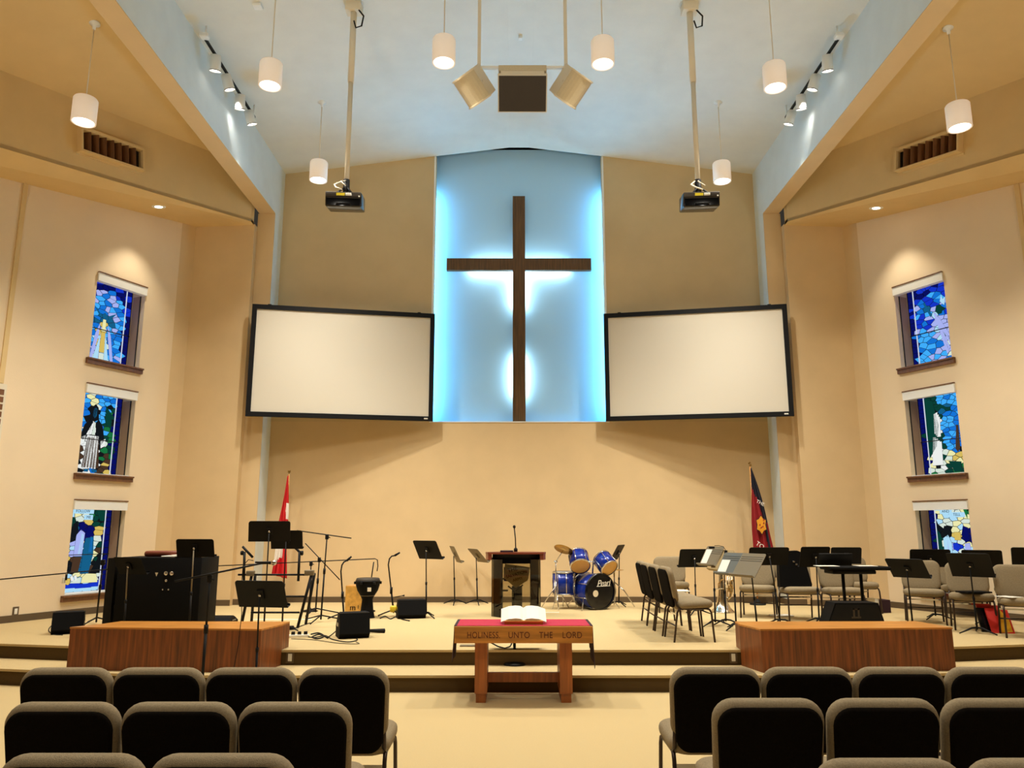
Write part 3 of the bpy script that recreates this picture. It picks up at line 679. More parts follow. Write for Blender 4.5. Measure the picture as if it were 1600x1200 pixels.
# ------------------------------------------------------------------ PROJECTORS on poles
for s, side in ((-1, 'left'), (1, 'right')):
    x, y = s*2.41, 9.84; zt = ceil_z(x)
    g = thing('projector', 'black ceiling projector on a long white pole in front of the %s screen' % side, 'projector', (x, y, 5.93), 0, 'two ceiling projectors on poles')
    MB().tube([(0, 0, .42), (0, 0, 1.9)], .034, 14).tube([(0, 0, 1.9), (0, 0, zt-5.93-.02)], .045, 14).build('pole', 'ivory', g)
    MB().rbox((-.11, -.09, zt-5.93-.14), (.11, .09, zt-5.93+.0), .01).lathe([(.14, zt-5.93-.01), (.14, zt-5.93)], 20).build('ceiling_plate', 'ivory', g)
    MB().tube([(.06, -.05, zt-5.93-.1), (.16, -.08, zt-5.93-.25), (.14, -.1, zt-5.93-.42), (.06, -.1, zt-5.93-.45), (.03, -.1, zt-5.93-.34)], .012, 6).build('power_cable', 'black', g)
    b = MB()
    b.T = Matrix.Rotation(R(14 if s < 0 else -14)*0-R(4)*s, 4, 'Z') @ Matrix.Rotation(R(12), 4, 'X')
    b.rbox((-.24, -.2, .0), (.24, .2, .2), .02).rbox((-.1, -.215, .0), (.1, -.19, .05), .012)
    body = b.build('body', 'blackg', g)
    b2 = MB(); b2.T = b.T; b2.rbox((-.235, -.208, .13), (.235, -.195, .195), .006).box((-.22, -.21, .115), (.22, -.2, .122)); b2.build('rear_panel', 'grille', body)
    b3 = MB(); b3.T = b.T; b3.box((-.09, -.213, .145), (.02, -.208, .18)); b3.build('yellow_label', 'label_y', body)
    b4 = MB(); b4.T = b.T; b4.rbox((.03, -.215, .145), (.11, -.205, .18), .006).rbox((.2, -.21, .13), (.22, -.2, .15), .003); b4.build('connector', 'plastic', body)
    b5 = MB(); b5.T = b.T; b5.lathe([(0, .0), (.07, .0), (.07, .05)], 20, axis=(0, 1, 0), org=(.08, .2, .1)); b5.build('lens', 'blackg', body)
    mb = MB().box((-.1, -.08, .2), (.1, .08, .22)).tube([(0, 0, .2), (0, 0, .43)], .045, 12)
    for a in (45, 135, 225, 315): mb.tube([(0, 0, .34), (.15*cos(R(a)), .15*sin(R(a)), .19)], .012, 6)
    mb.build('mount', 'black', g)
    MB().tube([(-.05, -.03, .4), (-.13, -.14, .3), (-.09, -.23, .22), (0, -.24, .18)], .01, 6).tube([(.0, -.04, .4), (-.04, -.16, .34), (.04, -.23, .24)], .007, 6).build('signal_cable', 'ivory', g)

# ------------------------------------------------------------------ SPEAKER CLUSTER
sy = 9.3
def at(x, y, Y): return P(x, y, Y)
zr = at(812, 106, sy).z
g = thing('speaker_rig', 'white suspended steel bar and two poles holding three ceiling speakers', 'speaker mount', (0, sy, zr))
mb = MB()
for s in (-1, 1): mb.box((s*.58-.022, -.022, -.1), (s*.58+.022, .022, ceil_z(.58)-zr))
mb.build('pole', 'ivory', g)
MB().box((-.58, -.02, -.015), (.58, .02, .018)).build('crossbar', 'white', g)
MB().box((-.32, -.03, -.06), (.32, .03, .02)).build('perforated_rail', 'ivorygr', g)
z1, z0 = at(812, 118, sy).z, at(812, 174, sy).z
g = thing('ceiling_speaker', 'boxy brown fronted speaker hanging in the middle of the ceiling rig', 'speaker', (0, sy, z0))
hh = z1-z0
hs = .49; T = Matrix.Translation((0, -.05, hh)) @ Matrix.Rotation(R(33), 4, 'X')
b = MB(); b.T = T; b.rbox((-.33, 0, -hs), (.33, .36, 0), .012); b.build('cabinet', 'ivory', g)
b = MB(); b.T = T; b.box((-.315, -.012, -hs+.012), (.315, 0, -.03)); b.build('grille', 'grille', g)
MB().box((-.29, -.03, hh+.01), (.29, .0, hh+.05)).build('bracket', 'ivory', g)
for s, side in ((-1, 'left'), (1, 'right')):
    g = thing('horn_speaker', 'ivory angled horn speaker on the %s end of the ceiling rig' % side, 'speaker', (s*.64, sy, at(740, 135, sy).z), 0, 'angled horn speakers')
    T = Matrix.Rotation(s*R(48), 4, 'Z') @ Matrix.Rotation(R(48), 4, 'X')      # mouth faces outwards, down and to the room
    b = MB(); b.T = T
    # wedge cabinet: narrow back (y=+.22), wide curved mouth (y=-.2)
    b.prism([(-.09, .22), (.09, .22), (.2, -.06), (-.2, -.06)], -.2, .2)
    b.build('cabinet', 'ivory', g)
    b = MB(); b.T = T
    arc = [(-.2, -.06)]+[(.2*math.sin(R(a)), -.06-.13*cos(R(a))) for a in range(-80, 81, 16)]+[(.2, -.06)]
    b.prism(arc, -.185, .185); b.build('grille', 'ivorygr', g)
    b = MB(); b.T = T
    arc2 = [(-.212, -.05)]+[(.212*math.sin(R(a)), -.06-.142*cos(R(a))) for a in range(-85, 86, 10)]+[(.212, -.05)]
    b.prism(arc2, -.205, -.185).prism(arc2, .185, .205); b.build('rim', 'ivory', g)
    b = MB(); b.box((s*-.09-.01, -.06, -.12), (s*-.09+.01, .06, .25)).build('yoke', 'ivory', g)
    MB().lathe([(0, 0), (.03, 0), (.03, .02), (0, .025)], 14, axis=(0, -1, 0), org=(-s*.09, -.13, -.02)).build('pivot_knob', 'ivorygr', g)
# small ceiling fittings
q = F(403, 8, 8.904); tag(MB().rbox((-.06, -.06, -.04), (.06, .06, 0), .01).build('smoke_detector', 'white', loc=(q.x, q.y, ceil_z(q.x))), 'small white detector on the ceiling left of the left projector', 'detector')
q = F(813, 57, 9.356); tag(MB().rbox((-.03, -.04, -.05), (.03, .04, 0), .008).build('ceiling_sensor', 'white', loc=(q.x, q.y, ceil_z(q.x))), 'tiny white sensor on the ceiling ridge above the speakers', 'sensor')
#PART2
# ------------------------------------------------------------------ CHAIRS
def make_chair():
    g = thing('church_chair', 'x', 'chair')
    MB2 = MB(); MB2.T = Matrix.Translation((0, .02, .425)) @ Matrix.Rotation(R(3), 4, 'X')
    MB2.cushion(.515, .47, .085, .10, .012); MB2.build('seat', 'fabric', g)
    Tb = Matrix.Translation((0, -.235, .655)) @ Matrix.Rotation(R(11), 4, 'X') @ Matrix.Rotation(R(90), 4, 'X')
    b = MB(); b.T = Tb; b.cushion(.525, .43, .075, .1, .006, taper=.05); b.build('backrest', 'fabric', g)
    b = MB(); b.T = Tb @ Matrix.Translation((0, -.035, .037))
    b.cushion(.49, .45, .03, .085, .003, taper=.07); b.build('back_panel', 'backfab_shaded', g)
    tr = .0125
    for s in (-1, 1):
        MB().tube([(s*.235, .16, .385), (s*.237, .195, .375), (s*.238, .215, .34), (s*.245, .24, 0)], tr).build('leg', 'bronze', g)
        MB().tube([(s*.235, -.14, .385), (s*.237, -.175, .375), (s*.238, -.195, .34), (s*.245, -.245, 0)], tr).build('leg', 'bronze', g)
    mb = MB()
    for s in (-1, 1):
        mb.tube([(s*.235, -.16, .385), (s*.235, .16, .385)], tr)
        mb.tube([(s*.235, -.16, .385), (s*.235, -.2, .42), (s*.232, -.24, .58)], tr)
    mb.tube([(-.235, .12, .375), (.235, .12, .375)], .01).tube([(-.235, -.13, .375), (.235, -.13, .375)], .01)
    mb.build('seat_frame', 'bronze', g)
    MB().tube([(-.242, -.222, .19), (.242, -.222, .19)], .009).build('stretcher', 'bronze', g)
    MB().box((-.235, -.19, .30), (.235, -.18, .32)).build('link_bar', 'chrome', g)
    return g
ch0 = make_chair(); ch_used = []
def chair(x, y, rz, label, group, z=0):
    if not ch_used:
        ch_used.append(1); ch0.location = (x, y, z); ch0.rotation_euler = (0, 0, rz); ch0['label'] = label; ch0['group'] = group; return ch0
    return dup(ch0, (x, y, z), rz, label, group)
G1, G2, G3 = 'audience chairs left of the aisle', 'audience chairs right of the aisle', 'chairs on the stage'
ordn = ['aisle-end', 'second from the aisle', 'third from the aisle', 'fourth from the aisle']
def rowname(k, r, side): return 'taupe chair with shade coloured back, %s in the %s row %s of the aisle' % (ordn[k], r, side)
for k in range(4): chair(-1.108-.53*k, 4.92, 0, rowname(k, 'front', 'left'), G1)
for k in range(3): chair(-1.137-.533*k, 4.02, 0, rowname(k, 'middle', 'left'), G1)
for k in range(2): chair(-1.165-.53*k, 3.19, 0, rowname(k, 'nearest', 'left'), G1)
for k in range(4): chair(1.032+.53*k, 4.94, 0, rowname(k, 'front', 'right'), G2)
for k in range(3): chair(1.062+.54*k, 4.10, 0, rowname(k, 'middle', 'right'), G2)
for k in range(2): chair(1.165+.525*k, 3.13, 0, rowname(k, 'nearest', 'right'), G2)
for k, (x, y, a) in enumerate([(2.02, 9.76, -88), (1.99, 10.30, -89), (1.98, 10.86, -90), (2.0, 11.45, -91)]):
    chair(x, y, R(a), 'taupe chair facing right, %s in the row left of the music stands' % ['nearest', 'second nearest', 'third nearest', 'farthest'][k], G3, ST)
def cpx(px, py, Y, a, lab):
    q = P(px, py, Y); chair(q.x, Y, R(a), lab, G3, ST)
cpx(1050, 915, 13.0, 176, 'taupe chair facing the hall behind the sideways row of chairs')
cpx(1184, 925, 12.2, 158, 'taupe chair behind the silver brass horn')
cpx(1249, 925, 11.85, 178, 'taupe chair with a black soft case propped on its seat')
cpx(1316, 925, 11.7, 176, 'taupe chair behind the wide black conductor desk')
cpx(1341, 915, 12.9, 180, 'taupe chair mostly hidden behind the right end of the conductor desk')
cpx(1443, 930, 11.45, 156, 'taupe chair behind the leaning black stand nearest the conductor desk')
cpx(1518, 940, 10.75, 156, 'taupe chair with a dark folder on its seat beside the red and yellow books')
cpx(1598, 945, 10.0, 156, 'taupe chair at the right picture edge with books under it')
cpx(1500, 915, 12.2, 158, 'taupe chair half hidden below the right bottom stained window')
cpx(1580, 925, 12.0, 165, 'taupe chair in the far right back row near the wall')

# ------------------------------------------------------------------ MUSIC STANDS
def music_stand(label, px, py, Y, rz, tilt=28, w=.5, h=.32, base=None, bz=ST, m='black', lines=False, polem='black', paper=None, plab='', r=.24, grp='music stands'):
    c = P(px, py, Y)
    b = Vector((c.x, c.y, bz)) if base is None else Vector((base[0], base[1], bz))
    g = thing('music_stand', label, 'music stand', b, 0, grp)
    rel = c-b; Rz = Matrix.Rotation(R(rz), 4, 'Z')
    T = Matrix.Translation(rel) @ Rz @ Matrix.Rotation(R(tilt), 4, 'X')
    d = MB(); d.T = T
    rr = .03; pl = []
    for (sx, sz, a0) in ((1, 1, 0), (-1, 1, 90)):
        for k in range(5):
            a = R(a0+22.5*k); pl.append((sx*(w/2-rr)+rr*cos(a), (h/2-rr)+rr*sin(a)))
    pl += [(-w/2, -h/2), (w/2, -h/2)]
    d.prism(pl, -.003, .003, axis='y')
    desk = d.build('desk', m, g)
    d = MB(); d.T = T; d.box((-w/2, 0, -h/2-.004), (w/2, .055, -h/2)).box((-w/2, .052, -h/2), (w/2, .055, -h/2+.015)); d.build('lip', m, desk)
    if lines:
        d = MB(); d.T = T
        for k in range(3): d.box((-w/2+.02, .003, h/2-.06-k*.03), (w/2-.02, .005, h/2-.055-k*.03))
        d.build('ridge', 'black', desk)
    d = MB(); d.T = T; d.box((-.035, -.02, -.045), (.035, -.003, .045)); d.build('clamp_plate', m, desk)
    d = MB(); d.T = T; d.lathe([(0, 0), (.014, 0), (.014, .02), (0, .024)], 12, axis=(0, -1, 0), org=(0, -.018, 0)); d.build('clamp_knob', 'chrome', desk)
    nk = rel + (Rz @ Vector((0, -.03, -.03)))
    mid = Vector((0, 0, .12)).lerp(nk, .45)
    MB().tube([(0, 0, .05), mid], .012, 10).tube([mid-Vector((0, 0, .02)), mid+Vector((0, 0, .02))], .016, 10).build('lower_pole', 'black', g)
    MB().tube([mid, nk], .0085, 10).build('upper_pole', polem, g)
    for k in range(3):
        a = R(rz+90+120*k+15)
        MB().tube([(0, 0, .075), (.07*cos(a), .07*sin(a), .07), (.16*cos(a), .16*sin(a), .035), (r*cos(a), r*sin(a), .008)], [.012, .012, .01, .008], 8).build('leg', 'black', g)
    if paper:
        d = MB(); d.T = T
        for a in paper: d.box((a[0], .006, -h/2+.002), (a[1], .009, -h/2+.002+a[2]))
        p = d.build('sheet_music', 'paper', None); p.location = b
        tag(p, plab, 'sheet music')
    return g
music_stand('black music stand in front of the right end of the organ', 305, 856, 9.75, -8, 14, .5, .22, m='blackm', polem='greyst')
music_stand('black music stand in front of the left end of the organ', 203, 884, 9.8, -22, 30, .46, .24, m='blackm', polem='greyst')
music_stand('larger black music stand in front of the red and white flag', 421, 830, 10.3, 10, 14, .53, .27)
music_stand('smaller black music stand right of the one before the flag', 448, 843, 10.6, 0, 14, .43, .25)
music_stand('nearest black music stand, on the hall floor by the left wooden box', 408, 928, 7.72, -12, 24, .52, .28, bz=0)
music_stand('black music stand between the middle floor monitor and the lectern', 668, 859, 12.12, -38, 30, .5, .32)
music_stand('thin grey sideways music stand near the back wall, left of the pair', 711.5, 866, 14.2, -76, 26, .5, .32, m='greyst')
music_stand('thin grey sideways music stand near the back wall, right of the pair', 746.5, 868, 14.2, -66, 42, .5, .32, m='greyst')
music_stand('black music stand at the right of the drum kit', 965, 863, 13.9, 66, 30, .45, .30)
music_stand('black music stand behind the row of sideways chairs', 1084, 872, 12.57, 12, 20, .5, .3)
music_stand('grey music stand with white sheets, leftmost of the angled cluster', 1112, 869, 11.5, 109, 30, .44, .32, base=(2.685, 11.1), m='greyst', lines=True, paper=[(.04, .19, .26)], plab='white sheets on the leftmost grey stand of the angled cluster')
music_stand('tan backed music stand with a clip lamp in the angled cluster', 1128, 876, 11.2, 101, 34, .44, .34, base=(2.86, 11.2), m='tanst')
music_stand('grey music stand with white sheets and ridged desk in the angled cluster', 1143, 881, 10.75, 117, 32, .44, .34, base=(2.86, 10.70), m='slate', lines=True, paper=[(.04, .2, .22)], plab='white sheets on the ridged grey stand in front of the silver horn')
music_stand('pale grey music stand, rightmost of the angled cluster', 1170, 883, 10.3, 113, 36, .46, .36, base=(3.02, 10.3), m='greyst', lines=True)
music_stand('wide black music stand in front of the dark red flag', 1201, 869, 11.2, 8, 18, .60, .26, base=(3.62, 11.2))
music_stand('black music stand above the black soft case', 1273, 870, 11.35, 10, 18, .46, .30)
music_stand('black music stand just behind the conductor desk', 1322, 868, 12.3, 0, 14, .48, .26)
music_stand('black music stand leaning strongly left beside the conductor desk', 1418, 888, 10.85, -48, 44, .5, .36)
music_stand('black music stand in front of the right bottom stained window', 1453, 872, 11.9, -14, 22, .56, .28)
music_stand('nearest right black music stand in front of the folder chair', 1516, 883, 10.3, -42, 40, .5, .40)
music_stand('black music stand behind the folder chair against the cream wall', 1535, 875, 11.3, -32, 34, .5, .34)
music_stand('black music stand cut off by the right picture edge', 1612, 872, 10.6, -30, 34, .46, .34)

# ------------------------------------------------------------------ MICROPHONE STANDS
def boom(label, base, piv, a=None, b=None, r=.28, bz=ST, legs=3, rad=.0095, round_base=False, hook=False, col='black', name='microphone_stand'):
    g = thing(name, label, 'microphone stand', (base[0], base[1], bz), 0, 'microphone stands')
    o = Vector((base[0], base[1], bz)); p = Vector(piv)-o
    mid = Vector((0, 0, .1)).lerp(p, .55)
    MB().tube([(0, 0, .03), mid], rad*1.35, 10).build('lower_pole', 'black', g)
    MB().tube([mid-p.normalized()*.04, mid+p.normalized()*.04], rad*2, 10).build('clutch', 'black', g)
    MB().tube([mid, p], rad, 10).build('upper_pole', 'black', g)
    if round_base:
        MB().lathe([(0, .0), (.13, 0), (.13, .015), (.04, .035), (.018, .06), (0, .06)], 24).build('base', 'black', g)
    else:
        for k in range(legs):
            an = R(20+360/legs*k)
            MB().tube([(0, 0, .09), (r*.5*cos(an), r*.5*sin(an), .05), (r*cos(an), r*sin(an), .009)], [.011, .009, .009], 8).build('leg', 'black', g)
    if a is not None:
        A, Bq = Vector(a)-o, Vector(b)-o
        pts = [A, Bq]
        if hook: pts += [Bq+Vector((.04, 0, -.02)), Bq+Vector((.05, 0, -.12)), Bq+Vector((.04, 0, -.2))]
        MB().tube(pts, rad*.85, 8).build('boom_arm', 'black', g)
        MB().rbox(p-Vector((.025, .02, .045)), p+Vector((.025, .02, .03)), .01).tube([p, p+Vector((.05, -.02, -.02))], .007, 6).build('pivot_clamp', 'black', g)
    return g
Y = 7.82
boom('black boom microphone stand on the hall floor in front of the left wooden box', (P(317, 1045, Y).x, Y), P(328, 903, Y), P(273, 908.5, Y-.1), P(410, 880, Y+.1), bz=0, rad=.011)
mic = thing('microphone', 'silver headed microphone on the boom arm before the flag', 'microphone', P(413, 879, Y))
MB().lathe([(.009, -.09), (.012, 0), (.017, .075), (.0, .08)], 14, axis=(1, 0, -.03)).build('body', 'black', mic)
MB().lathe([(0, .065), (.02, .07), (.026, .09), (.024, .108), (.012, .12), (0, .122)], 14, axis=(1, 0, -.03)).build('grille', 'chrome', mic)
a = P(396, 876, Y); cab = [a, a+Vector((-.05, 0, .01)), a+Vector((-.1, .0, -.05)), a+Vector((-.11, .02, -.25)), a+Vector((-.1, .05, -.5)), a+Vector((-.13, .1, -.8)), Vector((a.x-.2, Y+.1, .01)), Vector((a.x-.5, Y-.1, .01))]
tag(MB().tube(cab, .004, 6).build('microphone_cable', 'black'), 'thin black cable falling from the boom microphone before the left box', 'cable')
Y = 10.6
boom('black boom stand with a very long arm at the left edge of the picture', F(150, 975, ST)[:2], P(161, 878, Y), P(-40, 909, Y-.2), P(180, 888.5, Y+.1))
m2 = thing('microphone', 'small microphone hanging from the long boom at the left edge', 'microphone', P(104, 897, Y))
MB().tube([(0, 0, 0), (0, 0, -.08)], .014, 10).build('body', 'black', m2); MB().rbox((-.045, -.02, -.12), (-.01, .02, -.04), .01).build('clip', 'plastic', m2)
Y = 13.0
boom('black stand with a long horizontal arm ending in a hook over the hand drum', (P(484, 948, Y).x, Y), P(486, 880, Y), P(312, 885.5, Y), P(586, 873, Y), hook=True, round_base=True)
boom('short black pole standing under the hooked arm by the hand drum', (P(574, 948, 13.0).x, 13.0), P(584, 878, 13.0), round_base=True)
Y = 11.6
boom('tallest black boom stand right of the keyboard stand', (P(501, 975, 11.6).x, 11.6), P(511, 838, 11.6), P(464, 829, 11.6), P(549, 841, 11.6), r=.36)
Y = 12.6
boom('black stand with its arm tilted down toward the wooden box drum', (F(492, 960)[0], 12.6), P(499, 874, 12.6), P(477, 849, 12.6), P(531, 906, 12.5), r=.36)
# gooseneck stands
def gooseneck(label, px, pb, Y, top, tip, bz=ST, yellow=False, group='microphone stands', side=False):
    bx_ = P(px, pb, Y).x; g = thing('microphone_stand', label, 'microphone stand', (bx_, Y, bz), 0, group); o = Vector((bx_, Y, bz))
    t = P(*top, Y)-o; e = P(*tip, Y)-o; mid = t*.45
    MB().tube([(0, 0, .05), mid], .014, 10).build('lower_pole', 'black', g)
    MB().tube([mid-Vector((0, 0, .05)), mid+Vector((0, 0, .05))], .021, 10).build('clutch', 'black', g)
    k = t+Vector((0, 0, -.08))
    MB().tube([mid, k, t+(e-t)*.15, t+(e-t)*.5+Vector((0, 0, .02)), e], .011, 10).build('curved_neck', 'black', g)
    MB().tube([e, e+(e-t).normalized()*.09], [.018, .013], 10).build('clip', 'black', g)
    for q in range(3):
        an = R(-60+120*q); MB().tube([(0, 0, .1), (.14*cos(an), .14*sin(an), .05), (.24*cos(an), .24*sin(an), .009)], .01, 8).build('leg', 'black', g)
    if yellow: MB().rbox((-.055, -.05, .06), (.055, .05, .16), .025).build('leg_hub', 'ylw', g)
    if side: MB().tube([(.0, 0, mid.z-.1), (.12, 0, mid.z-.08), (.16, 0, mid.z-.075)], [.006, .006, .014], 8).build('side_hook', 'black', g)
    return g
gooseneck('black curved neck stand in front of the wooden box drum', 537, 968, 11.9, (533, 884), (542, 876))
gooseneck('black curved neck stand with a yellow hub beside the middle floor monitor', 615, 961, 12.3, (607, 874), (617, 868), yellow=True, side=True)

# ------------------------------------------------------------------ KEYBOARD STAND
Y = 10.8
kb = F(465, 980); g = thing('keyboard_stand', 'empty black keyboard stand with tilted upper arms behind the nearest music stand', 'keyboard stand', (P(425, 975, Y).x, Y, ST)); o = Vector(g.location)
def K(x, y, dy=0): return P(x, y, Y+dy)-o
def Kf(x, y, dy): q = P(x, y, Y+dy)-o; q.z = .015; return q
for pts in ([(487, 897), (465, 978)], [(393, 900), (377, 972)]):
    (x0, y0), (x1, y1) = pts
    for dy in ((0, .0), (.5, .42)):
        t_ = K(x0, y0, 0); b_ = K(x1, y1, 0); b_.z = .012; t_.y = dy[0]*.0+.15*(dy[0] > 0); b_.y = dy[1]
        MB().tube([t_, b_], .02, 8).build('leg', 'black', g)
for (x0, y0, x1, y1) in ((372, 898, 482, 898), (398, 932, 476, 932), (392, 957, 468, 957)):
    MB().tube([K(x0, y0), K(x1, y1)], .013, 8).build('crossbar', 'black', g)
for xx, sgn in ((382, -1), (468, 1)):
    po = MB().tube([K(xx-2*sgn if sgn > 0 else xx-1, 908), K(xx, 862)], .018, 8).build('upright', 'black', g)
    MB().tube([K(xx-(10 if sgn > 0 else 3), 853 if sgn > 0 else 854), K(xx+(5 if sgn > 0 else 13), 867 if sgn > 0 else 871)], .017, 8).build('tilt_arm', 'black', po)
    MB().lathe([(0, 0), (.03, 0), (.03, .03), (0, .035)], 12, axis=(sgn, 0, 0), org=K(xx+2*sgn, 864)).build('tilt_knob', 'black', po)
MB().rbox(K(476, 899)-Vector((0, .03, 0)), K(491, 893)+Vector((0, .03, .02)), .01).build('joint_block', 'greyst', g)
MB().rbox(K(385, 900)-Vector((0, .03, 0)), K(398, 894)+Vector((0, .03, .02)), .01).build('joint_block', 'greyst', g)

# ------------------------------------------------------------------ WOODEN BOXES on the step
def wbox(pts, label):
    x = sum(p[0] for p in pts)/len(pts); y = sum(p[1] for p in pts)/len(pts)
    g = thing('wooden_box', label, 'wooden box', (x, y, S1), 0)
    q = [(a-x, b-y) for a, b in pts]
    MB().prism(q, 0, .425).build('body', 'oak', g)
    k = 1.006; MB().prism([(a*k, b*k) for a, b in q], .425, .442).build('top_board', 'oakh', g)
    # solid block resting on the step and butting against the stage riser
    return g
wbox([(-4.92, 8.66), (-2.80, 8.49), (-2.70, 8.93), (-4.70, 8.98)], 'long low reddish oak box on the step left of the aisle, below the organ')
wbox([(2.50, 8.49), (4.60, 8.62), (4.55, 8.97), (2.40, 8.93)], 'long low reddish oak box on the step right of the aisle, below the conductor desk')
def deck(pts, label):
    x = sum(p[0] for p in pts)/len(pts); y = sum(p[1] for p in pts)/len(pts)
# upper ledges of the same boxes lying over the stage edge
for pts, par in (([(-4.72, 8.98), (-2.70, 8.93), (-2.69, 9.17), (-4.64, 9.2)], 'wooden_box'), ([(2.40, 8.93), (4.55, 8.97), (4.52, 9.2), (2.42, 9.17)], 'wooden_box.001')):
    p = bpy.data.objects[par]; x, y = p.location.x, p.location.y
    MB().prism([(a-x, b-y) for a, b in pts], ST-S1, .425).prism([(a-x, b-y) for a, b in pts], .425, .442, 1).build('rear_ledge', ['oak', 'oakh'], p)

# ------------------------------------------------------------------ ORGAN
Y = 10.15
xl, xr = P(178, 950, Y).x, P(310, 950, Y).x; zt = P(200, 871, Y).z
g = thing('organ', 'large black electronic organ seen from behind on the left of the stage', 'organ', ((xl+xr)/2, Y, ST)); W2 = (xr-xl)/2; H = zt-ST
MB().rbox((-W2, 0, .03), (W2, .6, H), .008, 2).build('cabinet', 'blackm', g)
MB().box((-W2+.02, .03, 0), (W2-.02, .57, .03)).build('plinth', 'black', g)
MB().rbox((-W2+.2, .25, H), (.25, .5, H+.075), .03).build('music_lid', 'maroon', g)
MB().box((W2-.35, .0, H), (W2-.01, .45, H+.01)).build('top_board', 'blackg', g)
mb = MB().box((-W2-.16, .05, 0), (-W2-.06, .5, H-.01)); mb.build('side_frame', 'black', g)
MB().box((-W2-.06, .1, .26), (-W2, .45, .36)).build('frame_rail', 'black', g)
MB().box((-W2-.06, .1, .55), (-W2, .45, .66)).build('frame_rail', 'black', g)
for dx, dz, r in ((.09, -.20, .028), (.165, -.20, .028), (.10, -.29, .018), (.065, -.40, .01), (.14, -.40, .012)):
    MB().lathe([(0, 0), (r, 0), (r*.9, .012), (0, .014)], 16, axis=(0, -1, 0), org=(dx, 0, H+dz)).build('rear_socket', 'chrome', g)
MB().add([(-.05, -.003, H-.19), (-.01, -.003, H-.19), (-.03, -.003, H-.24)], [(0, 1, 2)]).build('emblem', 'ivorygr', g)
MB().rbox((.12, -.006, .04), (.15, 0, .055), .003).build('caster_plate', 'chrome', g)
ox, oy = g.location.x, g.location.y
pp = MB().rbox((-.14, -.1, 0), (.16, .12, .018), .006).rbox((-.02, -.08, .018), (.22, .1, .03), .004).build('paper_stack', 'paper', loc=(ox+.13, Y+.14, zt)); tag(pp, 'loose white papers lying on top of the organ', 'paper')
pp = MB().rbox((-.04, -.03, 0), (.045, .03, .09), .01).rbox((-.09, -.02, 0), (-.045, .02, .05), .006).build('desk_fan', 'plastic', loc=(ox+.36, Y+.2, zt+.01)); pp.name = 'tissue_pack'; tag(pp, 'small crumpled white pack on the organ behind the stand', 'tissue pack')

# ------------------------------------------------------------------ FLOOR MONITORS
def monitor(label, px, py, Y, w, d, h, rz, prof=None):
    q = P(px, py, Y); g = thing('floor_monitor', label, 'floor monitor', (q.x, Y, ST), R(rz), 'black floor monitor speakers')
    # wedge side profile (y, z); the sloping grille faces away from the hall
    pf = prof or [(-d/2, .06), (-d/2+.05, h), (0.02, h), (d/2, h*.42), (d/2, 0), (-d/2+.06, 0)]
    MB().prism(pf, -w/2, w/2, axis='x').build('cabinet', 'blackm', g)
    T = MB(); a0, a1 = Vector((0, .02+.01, h)), Vector((0, d/2, h*.42)); n = Vector((0, a0.z-a1.z, a1.y-a0.y)).normalized()
    vv = []
    for sx in (-1, 1):
        for p_, off in ((a0, 0), (a1, 0), (a1, .008), (a0, .008)): vv.append((sx*(w/2-.02), p_.y+n.y*off, p_.z+n.z*off))
    T.add(vv, [(0, 1, 2, 3), (4, 5, 6, 7), (0, 1, 5, 4), (1, 2, 6, 5), (2, 3, 7, 6), (3, 0, 4, 7)]); T.build('grille', 'black', g)
    for s_ in (-1, 1): MB().box((s_*w/2-(.004 if s_ < 0 else 0), -.07, h*.45), (s_*w/2+(.004 if s_ > 0 else 0), .07, h*.62)).build('handle_recess', 'blackg', g)
    MB().box((-w*.25, -d/2-.0+.028, h*.3), (w*.25, -d/2+.045, h*.55)).build('socket_panel', 'blackg', g)
    return g
monitor('black floor monitor with looped cable beside the left end of the left wooden box', 107, 975, 10.35, .36, .32, .27, 25)
monitor('black floor monitor nearest the stage edge amid tangled cables', 551, 985, 9.98, .37, .36, .30, 20)
monitor('black floor monitor between the yellow hub stand and a music stand', 642, 958, 12.1, .42, .34, .27, 14)
q = P(337, 965, 11.4); g = monitor('low flat black floor monitor between the organ and the keyboard stand', 337, 965, 11.3, .52, .34, .11, 0)
q = P(1336, 955, 11.0)
g = thing('floor_monitor', 'big trapezoid black floor monitor under the conductor desk', 'floor monitor', (P(1337, 970, 10.3).x, 10.3, ST), 0, 'black floor monitor speakers')
MB().prism([(-.41, 0), (.41, 0), (.31, .38), (-.25, .38)], 0, .3, axis='y').build('cabinet', 'blackm', g)
MB().prism([(-.39, .02), (.39, .02), (.295, .36), (-.235, .36)], -.006, 0, axis='y').build('grille', 'black', g)
MB().box((-.05, -.01, .19), (.07, -.006, .21)).box((-.03, -.01, .21), (-.005, -.006, .31)).box((.03, -.01, .21), (.055, -.006, .31)).box((-.03, -.01, .295), (.055, -.006, .31)).build('badge', 'grille', g)

